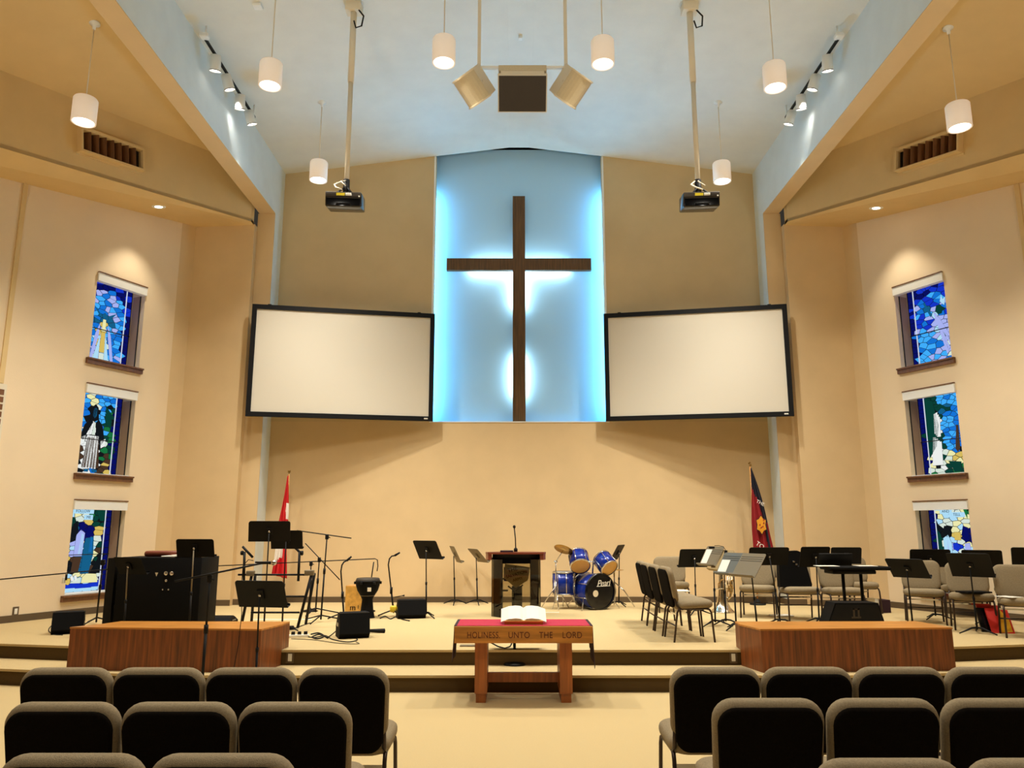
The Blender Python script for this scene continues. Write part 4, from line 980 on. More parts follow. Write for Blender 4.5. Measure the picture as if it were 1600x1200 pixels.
# ------------------------------------------------------------------ CONDUCTOR DESK
Y = 10.85
g = thing('conductor_desk', 'wide black flat topped desk on two poles with papers at both ends', 'conductor desk', (P(1330, 970, Y).x, Y, ST)); o = Vector(g.location)
za = P(1330, 888, Y).z-ST; x0, x1 = P(1288, 890, Y).x-o.x, P(1384, 890, Y).x-o.x
MB().rbox((x0, -.18, za-.02), (x1, .18, za+.03), .02).build('desk_top', 'blackm', g)
MB().rbox((x0+.05, -.15, za-.07), (x1-.2, .15, za-.02), .015).build('under_tray', 'black', g)
for px in (1317, 1345):
    xx = P(px, 900, Y).x-o.x; MB().tube([(xx, 0, 0.02), (xx, 0, za-.06)], .022, 10).lathe([(0, 0), (.11, 0), (.11, .012), (.03, .03), (0, .03)], 20, org=(xx, 0, 0)).build('pole', 'black', g)
b = MB(); b.T = Matrix.Translation((x0+.2, .2, za+.12)) @ Matrix.Rotation(R(18), 4, 'X'); b.rbox((-.19, -.01, -.11), (.28, .01, .08), .01); b.build('rear_rest', 'black', g)
b = MB(); b.rbox((-.13, -.11, 0), (.15, .1, .006), .002); tag(b.build('sheet_music', 'paper', loc=(o.x+x0-.0, Y-.05, ST+za+.032)), 'white sheets over the left end of the conductor desk', 'sheet music')
b = MB(); b.rbox((-.12, -.11, 0), (.13, .1, .006), .002); tag(b.build('sheet_music', 'paper', loc=(o.x+x1-.3, Y-.04, ST+za+.032)), 'white sheets on the right end of the conductor desk', 'sheet music')

# black soft case on the chair
q = P(1241, 921, 11.8)
g = thing('soft_case', 'black tapered soft case propped on a chair below two music stands', 'case', (q.x, 11.8, ST+.475))
MB().prism([(-.23, 0), (.24, 0), (.25, .04), (.14, .50), (.06, .53), (-.1, .52), (-.22, .45)], -.06, .06, axis='y').build('body', 'blackm', g)
MB().rbox((-.02, -.075, .36), (.01, -.06, .38), .004).rbox((.02, -.075, .32), (.05, -.06, .34), .004).build('buckle', 'chrome', g)

# ------------------------------------------------------------------ BRASS HORN (stands on its bell)
Y = 12.9
q = P(1129, 953, Y); g = thing('euphonium', 'silver and brass valved horn standing on its bell behind the music stands', 'horn', (q.x, Y, ST))
MB().lathe([(.195, 0), (.2, .008), (.18, .02), (.13, .07), (.085, .16), (.06, .28), (.045, .42), (.036, .55), (.034, .66)], 32).build('bell', 'silver', g)
def loop(cx, cz, rx, rz_, y, n=20, a0=0, a1=360): return [(cx+rx*cos(R(a0+(a1-a0)*k/n)), y, cz+rz_*sin(R(a0+(a1-a0)*k/n))) for k in range(n+1)]
MB().tube([(0, 0, .64), (.01, 0, .70), (.06, 0, .74), (.12, 0, .73), (.16, 0, .66), (.17, 0, .4), (.14, 0, .25), (.1, 0, .2), (.07, .03, .25), (.07, .03, .5)], [.034, .033, .031, .029, .027, .025, .022, .02, .018, .016], 14).build('main_bow', 'silver', g)
for k in range(3):
    v = MB().tube([(.09+.035*k, -.05, .32), (.09+.035*k, -.05, .56)], .014, 12).tube([(.09+.035*k, -.05, .56), (.09+.035*k, -.05, .60)], .006, 8).build('valve', 'silver', g)
    MB().tube(loop(.10+.03*k, .3+.07*k, .03, .07, -.075), .007, 8).build('valve_slide', 'brass', g)
MB().tube([(.06, -.06, .5), (0, -.07, .52), (-.06, -.04, .45), (-.05, 0, .36)], .007, 8).build('leadpipe', 'brass', g)
MB().tube([(-.14, -.03, .36), (.1, -.06, .38)], .009, 8).build('brace', 'silver', g)

# ------------------------------------------------------------------ FLAGS
def flag(label, px, topy, wpy, Y, m, fn, zb, spread, fin, off=.5):
    q = P(px, 940, Y); g = thing('flag', label, 'flag', (q.x, Y, ST)); zt = P(px, topy, Y).z-ST
    MB().lathe([(0, 0), (.14, 0), (.14, .02), (.05, .05), (.02, .1), (0, .1)], 24).build('base', 'black', g)
    MB().tube([(0, 0, .08), (0, 0, zt)], .013, 10).build('pole', 'oaklite', g)
    # cloth: pleated fall from the tie point
    N, Z = 36, 44; vv = []; z1 = zt-.03; mb = MB()
    for j in range(Z+1):
        t = j/Z; z = z1+(zb-z1)*t; wd = .025+spread*t**.85
        for i in range(N+1):
            u = i/N; fold = .028*sin(u*pi*7)*(.3+t); x = (u-off)*wd+.01*sin(9*t+u*5)
            vv.append((x, -.03-.05*sin(u*pi)*t+fold, z+.10*t*abs(u-.5)*(-1 if i > N/2 else .4)))
    for j in range(Z):
        for i in range(N): mb.add([vv[j*(N+1)+i], vv[j*(N+1)+i+1], vv[(j+1)*(N+1)+i+1], vv[(j+1)*(N+1)+i]], [(0, 1, 2, 3)], fn((i+.5)/N, (j+.5)/Z), True)
    o = mb.build('cloth', m, g); md = o.modifiers.new('thick', 'SOLIDIFY'); md.thickness = .003
    fin(g, zt, o); return g
def canada(u, t):
    if .27 < t < .43 and u > .62+.5*abs(t-.35)*3: return 1
    if .62 < t < .83+(.5-u)*.12 and (u < .75): return 1
    if .46 < t < .62 and u < .25+.3*(t-.46)*4 and False: return 1
    return 0
def fin_l(g, zt, o):
    pts = [(0, 0), (.012, .03), (.035, .03), (.02, .05), (.028, .075), (0, .06), (-.028, .075), (-.02, .05), (-.035, .03), (-.012, .03)]
    MB().prism([(a, b) for a, b in pts], -.004, .004, axis='y').build('finial', 'brass', g, loc=(0, 0, zt))
flag('red and white flag hanging folded on a pole by the left pilaster', 441, 741, 0, 14.15, ['red', 'fwhite'], canada, .5, .25, fin_l, off=.78)
def army(u, t):
    if t < .17+.2*u: return 1
    if u > .86 and t > .5: return 0
    if u > .64+.1*t: return 1
    return 0
def fin_r(g, zt, o):
    MB().prism([(0, 0), (.03, .015), (.03, .035), (-.012, .05), (.0, .06), (.025, .055), (0, .09), (-.03, .065), (-.03, .045), (.012, .03), (-.025, .02)], -.005, .005, axis='y').build('finial', 'brass', g, loc=(0, 0, zt))
    st = []
    cz = zt*.45+.5*.55; cx = .02
    z = P(1190, 820, 14.1).z-ST; x = P(1187.5, 820, 14.1).x-g.location.x
    for r_, m_, yy in ((.17, 'navy', -.125), (.155, 'yellow', -.13), (.115, 'yellow', -.134)):
        pl_ = []
        for k in range(12):
            rr_ = r_ if k % 2 == 0 else r_*.74
            pl_.append((x+.62*rr_*sin(R(30*k)), z+1.05*rr_*cos(R(30*k))))
        MB().prism(pl_, yy-.002, yy, axis='y').build('star_emblem', m_, g)
    for dx, dz in ((-.03, .0), (.04, .03), (-.01, -.05), (.045, .09), (.02, -.03)):
        MB().prism([(x+dx-.018, z+dz-.015), (x+dx+.016, z+dz-.01), (x+dx+.006, z+dz+.02)], -.14, -.136, axis='y').build('emblem_mark', 'dred', g)
    T0 = Matrix.Translation((P(1187, 786, 14.1).x-g.location.x, -.09, P(1189, 786, 14.1).z-ST)) @ Matrix.Rotation(R(90), 4, 'X') @ Matrix.Rotation(R(-28), 4, 'Z')
    text_mesh('THE', .085, 'lettering', 'fwhite', g, T0)
    T0 = Matrix.Translation((P(1185, 852, 14.1).x-g.location.x, -.14, P(1188, 852, 14.1).z-ST)) @ Matrix.Rotation(R(90), 4, 'X') @ Matrix.Rotation(R(-35), 4, 'Z')
    text_mesh('TO', .11, 'lettering', 'fwhite', g, T0)
flag('dark red and navy flag with a yellow star on a pole by the right pilaster', 1184, 729, 0, 14.15, ['dred', 'navy'], army, .5, .46, fin_r, off=.1)

# ------------------------------------------------------------------ PERCUSSION
Y = 12.6
q = P(553, 963, Y); g = thing('box_drum', 'burl veneer box drum standing behind the black hand drum', 'box drum', (q.x, Y, ST), R(-8)); H = P(553, 915, Y).z-ST
MB().rbox((-.15, -.01, 0), (.15, .28, H), .01).build('body', 'oaklite', g)
MB().box((-.148, -.016, .004), (.148, -.01, H-.004)).build('front_plate', 'cajon', g)
T0 = Matrix.Translation((-.02, -.018, .10)) @ Matrix.Rotation(R(90), 4, 'X'); text_mesh('m', .13, 'maker_mark', 'black', g, T0); text_mesh('I', .08, 'maker_mark', 'black', g, Matrix.Translation((.07, -.018, .11)) @ Matrix.Rotation(R(90), 4, 'X'))
Y = 12.1
q = P(573, 966, Y); g = thing('hand_drum', 'tall black goblet shaped hand drum beside the burl box drum', 'drum', (q.x, Y, ST)); H = P(573, 903, Y).z-ST
MB().lathe([(.125, 0), (.115, .02), (.095, .12), (.08, H*.46), (.105, H*.55), (.155, H*.68), (.18, H*.82), (.178, H-.03), (.17, H-.01)], 32).build('shell', 'blackm', g)
MB().lathe([(0, H), (.165, H), (.178, H-.012), (.182, H-.05)], 32).build('drum_head', 'grille', g)
MB().lathe([(.181, H-.055), (.188, H-.055), (.188, H-.035), (.181, H-.035)], 32).build('rim', 'black', g)
for k in range(6):
    a = R(60*k+10); MB().rbox((.19*cos(a)-.018, .19*sin(a)-.018, H-.09), (.19*cos(a)+.018, .19*sin(a)+.018, H-.05), .006).build('lug', 'black', g)
MB().lathe([(.108, H*.55), (.114, H*.56), (.108, H*.57)], 32).build('ring', 'greyst', g)
MB().box((.03, -.19, H*.68), (.085, -.178, H*.78)).build('maker_label', 'ivory', g)

def drum_shell(mb, r, L, axis, org, mi=0): mb.lathe([(r*.97, -L/2), (r, -L/2), (r, L/2), (r*.97, L/2)], 40, mi, axis=axis, org=org)
# bass drum with two mounted toms
Yb = 13.25; cb_ = P(938, 926, Yb); r = .285
g = thing('bass_drum', 'blue bass drum with black front head and two mounted blue toms', 'drum', (cb_.x, Yb, ST))
ax = Vector((.50, -.866, 0)); Lb = .42; c0 = Vector((0, 0, r+.012)); ctr = c0-ax*(Lb/2)
mb = MB(); drum_shell(mb, r, Lb, ax, ctr); mb.build('shell', 'blue', g)
for e in (-1, 1):
    MB().lathe([(r-.01, -.02), (r+.014, -.02), (r+.014, .02), (r-.01, .02)], 40, axis=ax, org=ctr+ax*(e*Lb/2)).build('hoop', 'blackg' if e > 0 else 'chrome', g)
hd = MB().lathe([(0, 0), (r-.008, 0)], 40, axis=ax, org=ctr+ax*(Lb/2+.004)).build('front_head', 'blackg', g)
side = Vector((.866, .5, 0)); up = Vector((0, 0, 1)); Tn = Matrix((side, up, ax)).transposed().to_4x4()
text_mesh('Pearl', .15, 'lettering', 'paper', hd, Matrix.Translation(ctr+ax*(Lb/2+.008)+up*.13+side*.06) @ Tn @ Matrix.Rotation(R(3), 4, 'Z'), .001, shear=.35, space=.9)
b = MB(); b.T = Matrix.Translation(ctr+ax*(Lb/2+.008)+up*.085+side*.06) @ Tn; b.box((-.14, -.004, 0), (.14, .004, .002)); b.build('underline', 'paper', hd)
MB().lathe([(0, 0), (.055, 0)], 28, axis=ax, org=ctr+ax*(Lb/2+.006)-side*.1-up*.03).build('port_hole', 'ivorygr', hd)
for k in range(8):
    a = R(45*k+20); p_ = ctr+(side*cos(a)+up*sin(a))*(r+.012)
    MB().tube([p_-ax*(Lb/2), p_+ax*(Lb/2)], .006, 6).build('tension_rod', 'chrome', g)
for s_ in (-1, 1):
    p_ = ctr+ax*.1+side*(s_*r*.9)-up*.08; f_ = p_+side*(s_*.13)+ax*.12; f_.z = .01
    MB().tube([p_, f_], .011, 8).build('spur', 'chrome', g)
for (tx, ty, th, nx, nrm) in ((905, 876, .15, 0, (.06, -.72, -.69)), (946, 880, .135, 1, (.42, -.66, -.62))):
    c = P(tx, ty, Yb+.1)-Vector(g.location); n = Vector(nrm).normalized(); Lt = .26; rt = .165 if nx == 0 else .155
    mb = MB(); drum_shell(mb, rt, Lt, n, c); t = mb.build('tom', 'blue', g)
    for e in (-1, 1): MB().lathe([(rt-.004, -.012), (rt+.008, -.012), (rt+.008, .012), (rt-.004, .012)], 36, axis=n, org=c+n*(e*Lt/2)).build('tom_hoop', 'chrome', t)
    for e in (-1, 1): MB().lathe([(0, 0), (rt-.004, 0)], 36, axis=n, org=c+n*(e*(Lt/2-.002))).build('tom_head', 'head', t)
    s1_ = n.cross(Vector((0, 0, 1))).normalized(); s2 = n.cross(s1_)
    for k in range(6):
        a = R(60*k); p_ = c+(s1_*cos(a)+s2*sin(a))*(rt+.006); MB().tube([p_-n*(Lt/2-.01), p_+n*(Lt/2-.01)], .007, 6).build('lug', 'chrome', t)
cc = ctr+up*r; A = P(905, 876, Yb+.1)-Vector(g.location); Bb = P(946, 880, Yb+.1)-Vector(g.location)
hub = P(927, 878, Yb+.12)-Vector(g.location)
MB().tube([cc, cc*.3+hub*.7, hub], .014, 8).tube([A+Vector((.15, .02, .0)), hub], .012, 8).tube([hub, Bb-Vector((.14, -.02, 0))], .012, 8).build('tom_holder', 'chrome', g)
# floor tom
Y = 13.45; q = P(881, 930, Y); zc0, zc1 = P(881, 928, Y).z-ST, P(881, 894, Y).z-ST
g = thing('floor_tom', 'blue floor tom on chrome legs left of the bass drum', 'drum', (q.x, Y, ST)); rf = .185
MB().lathe([(rf*.97, zc0), (rf, zc0), (rf, zc1), (rf*.97, zc1)], 40).build('shell', 'blue', g)
for z in (zc0, zc1): MB().lathe([(rf-.005, z-.012), (rf+.01, z-.012), (rf+.01, z+.012), (rf-.005, z+.012)], 40).build('hoop', 'chrome', g)
MB().lathe([(0, zc1+.003), (rf-.004, zc1+.003)], 40).build('drum_head', 'paper', g)
for k in range(8):
    a = R(45*k+10); MB().tube([(rf*1.04*cos(a), rf*1.04*sin(a), zc0+.02), (rf*1.04*cos(a), rf*1.04*sin(a), zc1-.02)], .007, 6).build('lug', 'chrome', g)
for a in (215, 335, 90):
    x_, y_ = rf*1.06*cos(R(a)), rf*1.06*sin(R(a)); MB().tube([(x_, y_, zc1-.12), (x_, y_, .12), (x_*1.25, y_*1.25, .01)], .008, 8).build('leg', 'chrome', g)
# snare on stand (behind bass)
Y = 13.85; q = P(903, 905, Y); g = thing('snare_drum', 'snare drum on a folding stand between the floor tom and the bass drum', 'drum', (q.x, Y, ST)); zs = P(903, 906, Y).z-ST
MB().lathe([(.17, zs), (.17, zs+.13)], 32).build('shell', 'blackg', g)
for z in (zs, zs+.13): MB().lathe([(.168, z-.01), (.18, z-.01), (.18, z+.01), (.168, z+.01)], 32).build('hoop', 'chrome', g)
MB().lathe([(0, zs+.132), (.168, zs+.132)], 32).build('drum_head', 'head', g)
MB().tube([(0, 0, .12), (0, 0, zs-.02)], .012, 8).build('pole', 'chrome', g)
for k in range(3):
    a = R(120*k+50); MB().tube([(0, 0, .2), (.2*cos(a), .2*sin(a), .012)], .009, 8).build('leg', 'chrome', g)
# cymbal stand
def cym(label, px, pyb, Y, pcy, n, name='cymbal_stand', pxc=None, rc=.2):
    q = P(px, pyb, Y); g = thing(name, label, 'cymbal stand', (q.x, Y, ST)); c = P(pxc or px, pcy, Y)-Vector(g.location); n = Vector(n).normalized()
    el = Vector((0, 0, c.z*.78))
    MB().tube([(0, 0, .1), el*.6], .014, 8).build('lower_pole', 'chrome', g)
    MB().tube([el*.6, el], .009, 8).tube([el-Vector((.03, 0, 0)), el+Vector((.03, 0, 0))], .015, 8).build('upper_pole', 'chrome', g)
    MB().tube([el, c-n*.03], .008, 8).build('boom_arm', 'chrome', g)
    MB().lathe([(0, .022), (.02, .02), (.04, .008), (rc*.6, -.002), (rc, -.018), (rc, -.021), (.03, .003), (0, .015)], 40, axis=n, org=c).build('cymbal', 'brass', g)
    for k in range(3):
        a = R(120*k+35); MB().tube([(0, 0, .38), (.14*cos(a), .14*sin(a), .2), (.27*cos(a), .27*sin(a), .02)], .009, 8).build('leg', 'chrome', g)
    return g
cym('tilted bronze cymbal on a chrome stand above the floor tom', 869, 948, 13.3, 857, (.28, .38, .8), pxc=881, rc=.165)
g = thing('cymbal_stand', 'chrome stand with double braced legs at the right of the bass drum', 'cymbal stand', (P(966, 950, 13.7).x, 13.75, ST), 0)
MB().tube([(-.05, 0, .1), (-.05, 0, .62)], .014, 8).build('pole', 'chrome', g)
for k in range(3):
    a = R(120*k-25); MB().tube([(-.05, 0, .42), (.12*cos(a), .12*sin(a), .28), (.3*cos(a), .3*sin(a), .012)], .010, 8).build('leg', 'chrome', g)
MB().lathe([(0, 0), (.17, 0), (.17, .004), (0, .02)], 32, org=(-.05, 0, .62)).build('cymbal', 'brass', g)

# ------------------------------------------------------------------ LECTERN
Y = 12.05; q = P(806, 966, Y)
g = thing('lectern', 'dark smoked glass lectern with a reddish wooden top at centre stage', 'lectern', (q.x, Y, ST)); H = P(806, 872, Y).z-ST; Ht = P(806, 863, Y).z-ST
xa = [P(px, 920, Y).x-q.x for px in (768, 785, 829, 845)]
plan = [(xa[0], .22), (xa[1], .02), (xa[2], .02), (xa[3], .22)]
for k in range(3):
    (x0, y0), (x1, y1) = plan[k], plan[k+1]; d = Vector((x1-x0, y1-y0)).normalized(); n = Vector((-d.y, d.x))*.008
    MB().prism([(x0, y0), (x1, y1), (x1+n.x, y1+n.y), (x0+n.x, y0+n.y)], .0, H-.005).build('glass_panel', 'glass', g)
mb = MB()
for (x, y) in plan: mb.box((x-.006, y+.008, 0), (x+.006, y+.02, H))
mb.build('corner_strip', 'black', g)
MB().prism([(a*.985, b+.012) for a, b in plan]+[(xa[3]*.98, .45), (xa[0]*.98, .45)], H-.085, H-.003).build('top_rail', 'black', g)
MB().prism([(a*.985, b+.012) for a, b in plan]+[(xa[3]*.98, .45), (xa[0]*.98, .45)], .0, .04).build('base_board', 'black', g)
MB().prism([(xa[0]*.98, .24), (xa[0]*.98+.012, .24), (xa[0]*.98+.012, .45), (xa[0]*.98, .45)], .04, H-.085).build('side_panel', 'glass', g)
MB().prism([(xa[3]*.98-.012, .24), (xa[3]*.98, .24), (xa[3]*.98, .45), (xa[3]*.98-.012, .45)], .04, H-.085).build('side_panel', 'glass', g)
for z in (H*.42, H*.62): MB().box((xa[0]*.95, .26, z), (-.12, .44, z+.015)).build('shelf', 'black', g)
MB().box((-.06, .3, .04), (.1, .42, H*.5)).build('inner_post', 'black', g)
tp = [(-.47, .2), (-.43, .03), (-.25, -.06), (.25, -.06), (.43, .03), (.47, .2), (.3, .5), (-.3, .5)]
MB().prism(tp, Ht-.028, Ht).build('top_board', 'maroon', g)
for e in (-1, 1): MB().prism([(e*.465, .2), (e*.425, .035), (e*.372, .02), (e*.372, .35), (e*.40, .35)], H-.03, Ht-.028).build('end_cap', 'maroon', g)
MB().prism([(a*.98, b+.014) for a, b in plan]+[(xa[3]*.97, .44), (xa[0]*.97, .44)], H-.003, Ht-.028).build('top_fascia', 'black', g)
b = MB(); b.T = Matrix.Translation((-.02, .2, Ht+.022)); b.box((-.22, -.16, -.02), (-.02, .16, .0)); tag(b.build('folder', 'plum', loc=g.location), 'thin dark red folder lying on the lectern top', 'folder')
sg = MB(); sg.T = Matrix.Translation((.0, .16, H*.70)) @ Matrix.Rotation(R(8), 4, 'Y'); sg.prism([(-.19, .15), (.2, .15), (.2, -.04), (.03, -.19), (-.17, -.07)], 0, .008, axis='y')
sgo = sg.build('crest_sign', 'paper', g)
for wd, x_, z_, s_ in (('THE', -.05, .085, .085), ('SALVATION', .01, .015, .062), ('ARMY', .03, -.06, .06)):
    text_mesh(wd, s_, 'lettering', 'black', sgo, Matrix.Translation((x_, .155, H*.70+z_)) @ Matrix.Rotation(R(90), 4, 'X') @ Matrix.Rotation(R(15), 4, 'Z'))
MB().box((xa[1]+.02, .17, H*.60), (xa[1]+.085, .18, H*.84)).build('blue_card', 'blue', g)
MB().box((-.055, .17, H*.33), (-.02, .18, H*.42)).build('white_tag', 'plastic', g)
b = MB().tube([(-.12, .12, H*.52), (-.02, .12, H*.44), (.11, .12, H*.54)], .012, 6).tube([(-.02, .12, H*.44), (-.02, .12, .05)], .012, 6); b.build('inner_bracket', 'black', g)
mx = thing('microphone', 'slim gooseneck microphone rising from the lectern top', 'microphone', (q.x+.0, Y+.3, ST+Ht+.002))
MB().lathe([(0, 0), (.03, 0), (.03, .04), (.015, .06), (0, .06)], 16).build('base', 'black', mx)
MB().tube([(0, 0, .05), (-.005, 0, .2), (-.022, 0, .37)], .009, 8).build('gooseneck', 'black', mx)
MB().lathe([(0, 0), (.018, .01), (.024, .03), (.016, .05), (0, .055)], 12, org=(-.022, 0, .355)).build('head', 'black', mx)

# ------------------------------------------------------------------ COMMUNION TABLE
tx = -.028; g = thing('communion_table', 'oak communion table carved with a text on its front apron', 'table', (tx, 8.08, 0))
hw = .672; y0 = -.30; y1 = .30; zt = .72
MB().box((-hw, y0, zt-.014), (hw, y1, zt)).build('tabletop', 'oaklite', g)
ap = MB().box((-hw, y0, .565), (hw, y0+.03, zt-.014)).build('front_apron', 'oakh', g)
MB().box((-hw, y1-.03, .565), (hw, y1, zt-.014)).build('rear_apron', 'oakh', g)
for s_ in (-1, 1):
    x0, x1 = sorted((s_*(hw-.03), s_*hw)); MB().box((x0, y0+.03, .565), (x1, y1-.03, zt-.014)).build('side_apron', 'oakh', g)
    xs = sorted((s_*.354, s_*.475)); yy = (-.22, .22)
    lg = MB().box((xs[0], yy[0], .085), (xs[1], yy[1], .565)).build('leg', 'tableoak', g)
    MB().box((xs[0]+.012, yy[0]+.012, 0), (xs[1]-.012, yy[1]-.012, .085)).build('foot', 'tableoak', lg)
MB().box((-.354, -.02, .155), (.354, .03, .245)).build('stretcher', 'tableoak', g)
for wd, px in (('HOLINESS.', 755.5), ('UNTO', 811), ('THE', 853), ('LORD', 894)):
    x_ = P(px, 990, 7.78).x-tx
    text_mesh(wd, .083, 'carved_lettering', 'carve', ap, Matrix.Translation((x_, y0-.002, .638)) @ Matrix.Rotation(R(90), 4, 'X') @ Matrix.Diagonal((.80 if len(wd) > 5 else .86, 1, 1, 1)), .0015, space=1.05)
g = thing('table_runner', 'crimson cloth covering the communion table top with dark hanging ends', 'cloth', (tx, 8.08, zt))
MB().box((-hw+.02, -.265, .0005), (hw-.02, .27, .006)).build('top_cloth', 'crimson', g)
def hang(sx, poly):
    mb = MB(); x = sx*(hw+.006)
    N = 16; A0, A1, B0, B1 = poly
    vv = []
    for j in range(9):
        for i in range(N+1):
            u = i/N; t = j/8; yv = A0[0]*(1-u)+A1[0]*u; zb_ = B0*(1-u)+B1*u
            vv.append((x+sx*(.012*sin(u*9)*t+.012*t), yv, .004+(zb_-.0)*t))
    for j in range(8):
        for i in range(N): k = j*(N+1)+i; mb.add([vv[k], vv[k+1], vv[k+N+2], vv[k+N+1]], [(0, 1, 2, 3)], 0, True)
    mb.box((min(sx*(hw-.022), x), -.265, .0005), (max(sx*(hw-.022), x), .27, .006))
    o = mb.build('hanging_end', 'plum', g); md = o.modifiers.new('t', 'SOLIDIFY'); md.thickness = .003
hang(-1, ((-.265, 0), (.27, 0), -.34, -.30)); hang(1, ((-.265, 0), (.27, 0), -.40, -.28))
# book stand and open book
g = thing('book_stand', 'small sloping oak book stand on the crimson cloth', 'book stand', (P(818, 968, 8.0).x, 8.02, zt+.006)); bs = Vector(g.location)
T0 = Matrix.Translation((0, 0, .06)) @ Matrix.Rotation(R(22), 4, 'X')
b = MB(); b.T = T0; b.rbox((-.17, -.13, -.008), (.17, .13, .008), .004); b.build('rest_board', 'oakh', g)
b = MB(); b.T = T0; b.box((-.19, -.145, -.012), (.19, -.128, .03)); b.build('ledge', 'oakh', g)
for s_ in (-1, 1): MB().box((s_*.13-.012, -.1, 0), (s_*.13+.012, .1, .028)).build('foot', 'oak', g)
g = thing('open_book', 'large open book with white pages on the sloping stand', 'book', bs+Vector((0, 0, .0)))
for s_ in (-1, 1):
    b = MB(); b.T = T0; prof_ = [(s_*x_, z_) for x_, z_ in ((0, .01), (0, .024), (.03, .045), (.08, .05), (.15, .042), (.225, .012), (.225, .004), (.15, .012))]
    b.prism(prof_, -.125, .14, axis='y'); b.build('page_block', 'paper', g)
b = MB(); b.T = T0; b.box((-.165, -.128, .0085), (.165, .142, .011)); b.build('cover', 'maroon', g)
# small round stand behind the table
q = F(804, 1040, S1)
g = thing('side_stand', 'small black stand with a heavy round base on the step behind the table', 'stand', (q.x, q.y+.06, S1))
MB().lathe([(0, 0), (.125, 0), (.128, .012), (.1, .028), (.03, .036), (0, .036)], 32).build('base', 'black', g)
MB().tube([(0, 0, .03), (0, 0, .26)], .016, 12).build('pole', 'black', g)
b = MB(); b.rbox((-.27, -.1, .25), (.32, .1, .274), .012); b.build('tray', 'black', g)
MB().tube([p_-g.location for p_ in (P(765, 1003, 8.75), P(778, 1010, 8.7), P(789, 1013, 8.7), P(797, 1010, 8.7), P(801, 1003, 8.75))], .008, 8).build('cable', 'black', g)
tag(MB().box((-.09, -.05, 0), (.09, .05, .012)).build('floor_plate', 'greyst', loc=(P(731, 1007, 9.2).x, 9.22, ST)), 'thin grey plate on the stage edge left of the communion table', 'plate')
tag(MB().box((-.12, -.03, 0), (.12, .03, .003)).build('paper_strip', 'paper', loc=F(862, 957)), 'white paper strip on the stage in front of the floor tom', 'paper')

# ------------------------------------------------------------------ LOOSE THINGS
def cable(pxs, label, m='black', r=.006):
    pts = [F(x, y, ST+.008) for x, y in pxs]; out = []
    for i in range(len(pts)-1):
        for k in range(6):
            t = k/6; p0 = pts[max(i-1, 0)]; p1 = pts[i]; p2 = pts[i+1]; p3 = pts[min(i+2, len(pts)-1)]
            out.append(.5*((2*p1)+(p2-p0)*t+(2*p0-5*p1+4*p2-p3)*t*t+(3*p1-p0-3*p2+p3)*t**3))
    out.append(pts[-1]); tag(MB().tube(out, r, 6).build('cable', m), label, 'cable', 'cables on the stage')
cable([(470, 992), (490, 996), (508, 993), (520, 999), (543, 1003), (558, 1000), (553, 996), (530, 994)], 'black cable loops on the stage in front of the nearest monitor')
cable([(455, 998), (480, 999), (500, 1001), (530, 1005), (560, 1006), (556, 1003)], 'long thin black cable running toward the stage edge', r=.004)
cable([(486, 991), (498, 989), (506, 994), (496, 998), (488, 995), (500, 991), (512, 997)], 'knotted bundle of black cable by the power strip', r=.009)
cable([(512, 996), (520, 990), (527, 984), (532, 978)], 'black cable climbing behind the nearest floor monitor')
cable([(594, 966), (602, 963), (610, 967), (618, 964), (630, 968), (640, 970)], 'black cable bundle beside the middle floor monitor', r=.008)
cable([(88, 973), (80, 978), (76, 985), (84, 991), (98, 992)], 'looped black cable behind the left floor monitor')
cable([(450, 977), (462, 981), (470, 978), (485, 973)], 'short black cable near the keyboard stand foot')
b = MB(); g = thing('power_strip', 'white power strip with black plugs on the stage by the left box', 'power strip', F(462, 996), R(12))
MB().rbox((-.16, -.03, 0), (.16, .03, .035), .006).build('housing', 'plastic', g)
for k in range(4): MB().rbox((-.13+k*.075, -.02, .03), (-.085+k*.075, .02, .07), .006).build('plug', 'black', g)
g = thing('cable_adapter', 'small black adapter box beside the white power strip', 'adapter', F(452, 984), .3); MB().rbox((-.06, -.04, 0), (.06, .04, .05), .01).build('housing', 'black', g); MB().tube([(.05, 0, .02), (.12, .02, .02)], .006, 6).build('lead', 'black', g)
b = MB(); b.lathe([(0, -.11), (.02, -.11), (.028, .1), (0, .11)], 14, axis=(1, 0, 0), org=(0, 0, .028)); tag(b.build('wireless_microphone', 'black', loc=F(589, 989)), 'short black handheld tube lying on the stage right of the nearest monitor', 'microphone')
tag(MB().box((-.45, -.03, 0), (.45, .03, .003)).build('tape_strip', 'paper', loc=F(440, 968)), 'white tape line on the stage behind the left box', 'tape')
# clip lamp on the tan stand
c = P(1134, 862, 11.2); g = thing('clip_lamp', 'small black clip lamp with a thin curved neck on a tilted stand', 'lamp', c)
MB().rbox((-.02, -.02, -.03), (.02, .02, .02), .006).build('clip', 'black', g)
n0 = P(1112, 856, 11.25)-c
MB().tube([(0, 0, .02), (-.03, 0, .07), n0*.5+Vector((0, 0, .06)), n0+Vector((.04, 0, .03))], .004, 6).build('neck', 'black', g)
b = MB(); b.T = Matrix.Translation(n0); b.rbox((-.04, -.02, -.012), (.04, .02, .02), .008); b.build('lamp_head', 'black', g)
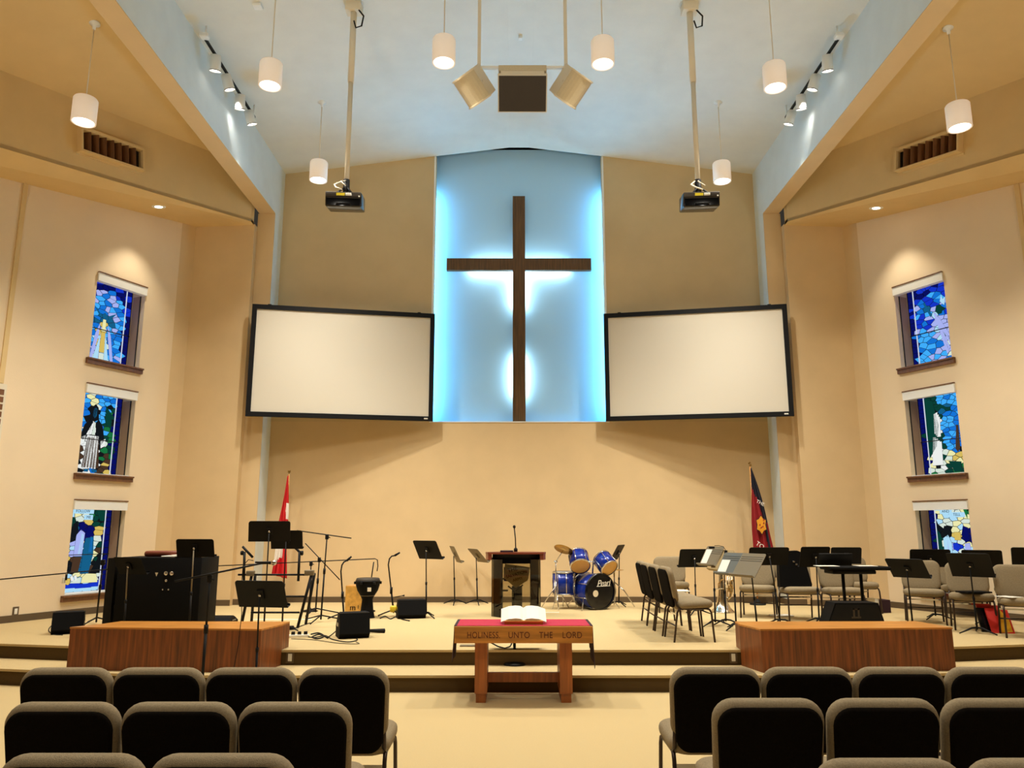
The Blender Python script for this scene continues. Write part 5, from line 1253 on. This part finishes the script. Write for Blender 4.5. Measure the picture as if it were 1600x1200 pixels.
# books and papers
def book(loc, rz, lean, w, h, t, cov, label, grp, second=None):
    g = thing('music_book', label, 'book', loc, R(rz), grp); T = Matrix.Rotation(R(lean), 4, 'X')
    b = MB(); b.T = T; b.box((-w/2, 0, 0), (w/2, t, h)); b.build('pages', 'paper', g)
    b = MB(); b.T = T; b.box((-w/2-.002, -.003, -.0), (w/2+.002, 0, h+.002)).box((-w/2-.002, t, 0), (w/2+.002, t+.003, h+.002)).box((-w/2-.004, -.003, 0), (-w/2, t+.003, h+.002)); b.build('cover', cov, g)
    if second: b = MB(); b.T = T; b.prism([(w/2-.02, .02), (w/2-.02, h*.55), (w/2-.09, h*.95), (-w*.1, h*.02)], -.005, -.003, axis='y'); b.build('cover_panel', second, g)
    return g
ql = F(1568, 990)
book((ql.x+.02, ql.y+.02, ST), -10, -30, .26, .34, .02, 'bookr', 'red book with a yellow cover panel leaning under the right edge chair', 'books under the chair', 'booky')
book((ql.x-.06, ql.y+.12, ST), -10, -28, .25, .33, .02, 'blackg', 'dark book behind the red book under the right edge chair', 'books under the chair')
book((ql.x+.0, ql.y+.17, ST), -10, -28, .26, .36, .012, 'bookr', 'second red book rearmost under the right edge chair', 'books under the chair')
def flat(px, py, Y, z, rz, w, d, t, m, lab, cat, name='paper_sheet'):
    q = P(px, py, Y); o = MB().rbox((-w/2, -d/2, 0), (w/2, d/2, t), .003).build(name, m, loc=(q.x, Y, z)); o.rotation_euler = (0, 0, R(rz)); tag(o, lab, cat)
SZ = ST+.485
flat(1522, 932, 10.6, SZ, 10, .36, .24, .02, 'blackm', 'dark folder lying on the chair behind the nearest right stand', 'folder', 'folder')
flat(1577, 940, 9.95, SZ, 20, .2, .24, .006, 'paper', 'white sheet on the seat of the right edge chair', 'paper')
flat(1220, 950, 12.3, ST, 10, .3, .22, .02, 'paper', 'white booklets lying on the stage under a chair', 'booklets', 'booklet')
g = thing('storage_box', 'dark cardboard box with papers on the stage beyond the big monitor', 'box', (P(1376, 948, 12.9).x, 12.9, ST), .1)
MB().box((-.1, -.12, 0), (.1, .12, .2)).build('body', 'plum', g); MB().box((-.16, -.13, .05), (-.1, .1, .22)).build('paper_stack', 'paper', g)
flat(1382, 945, 13.3, ST, 0, .04, .04, .12, 'plastic', 'small white post near the baseboard right of the big monitor', 'post', 'floor_post')
flat(1058, 925, 10.85, SZ, 5, .3, .24, .012, 'paper', 'white sheets on the seat of the third sideways chair', 'paper')
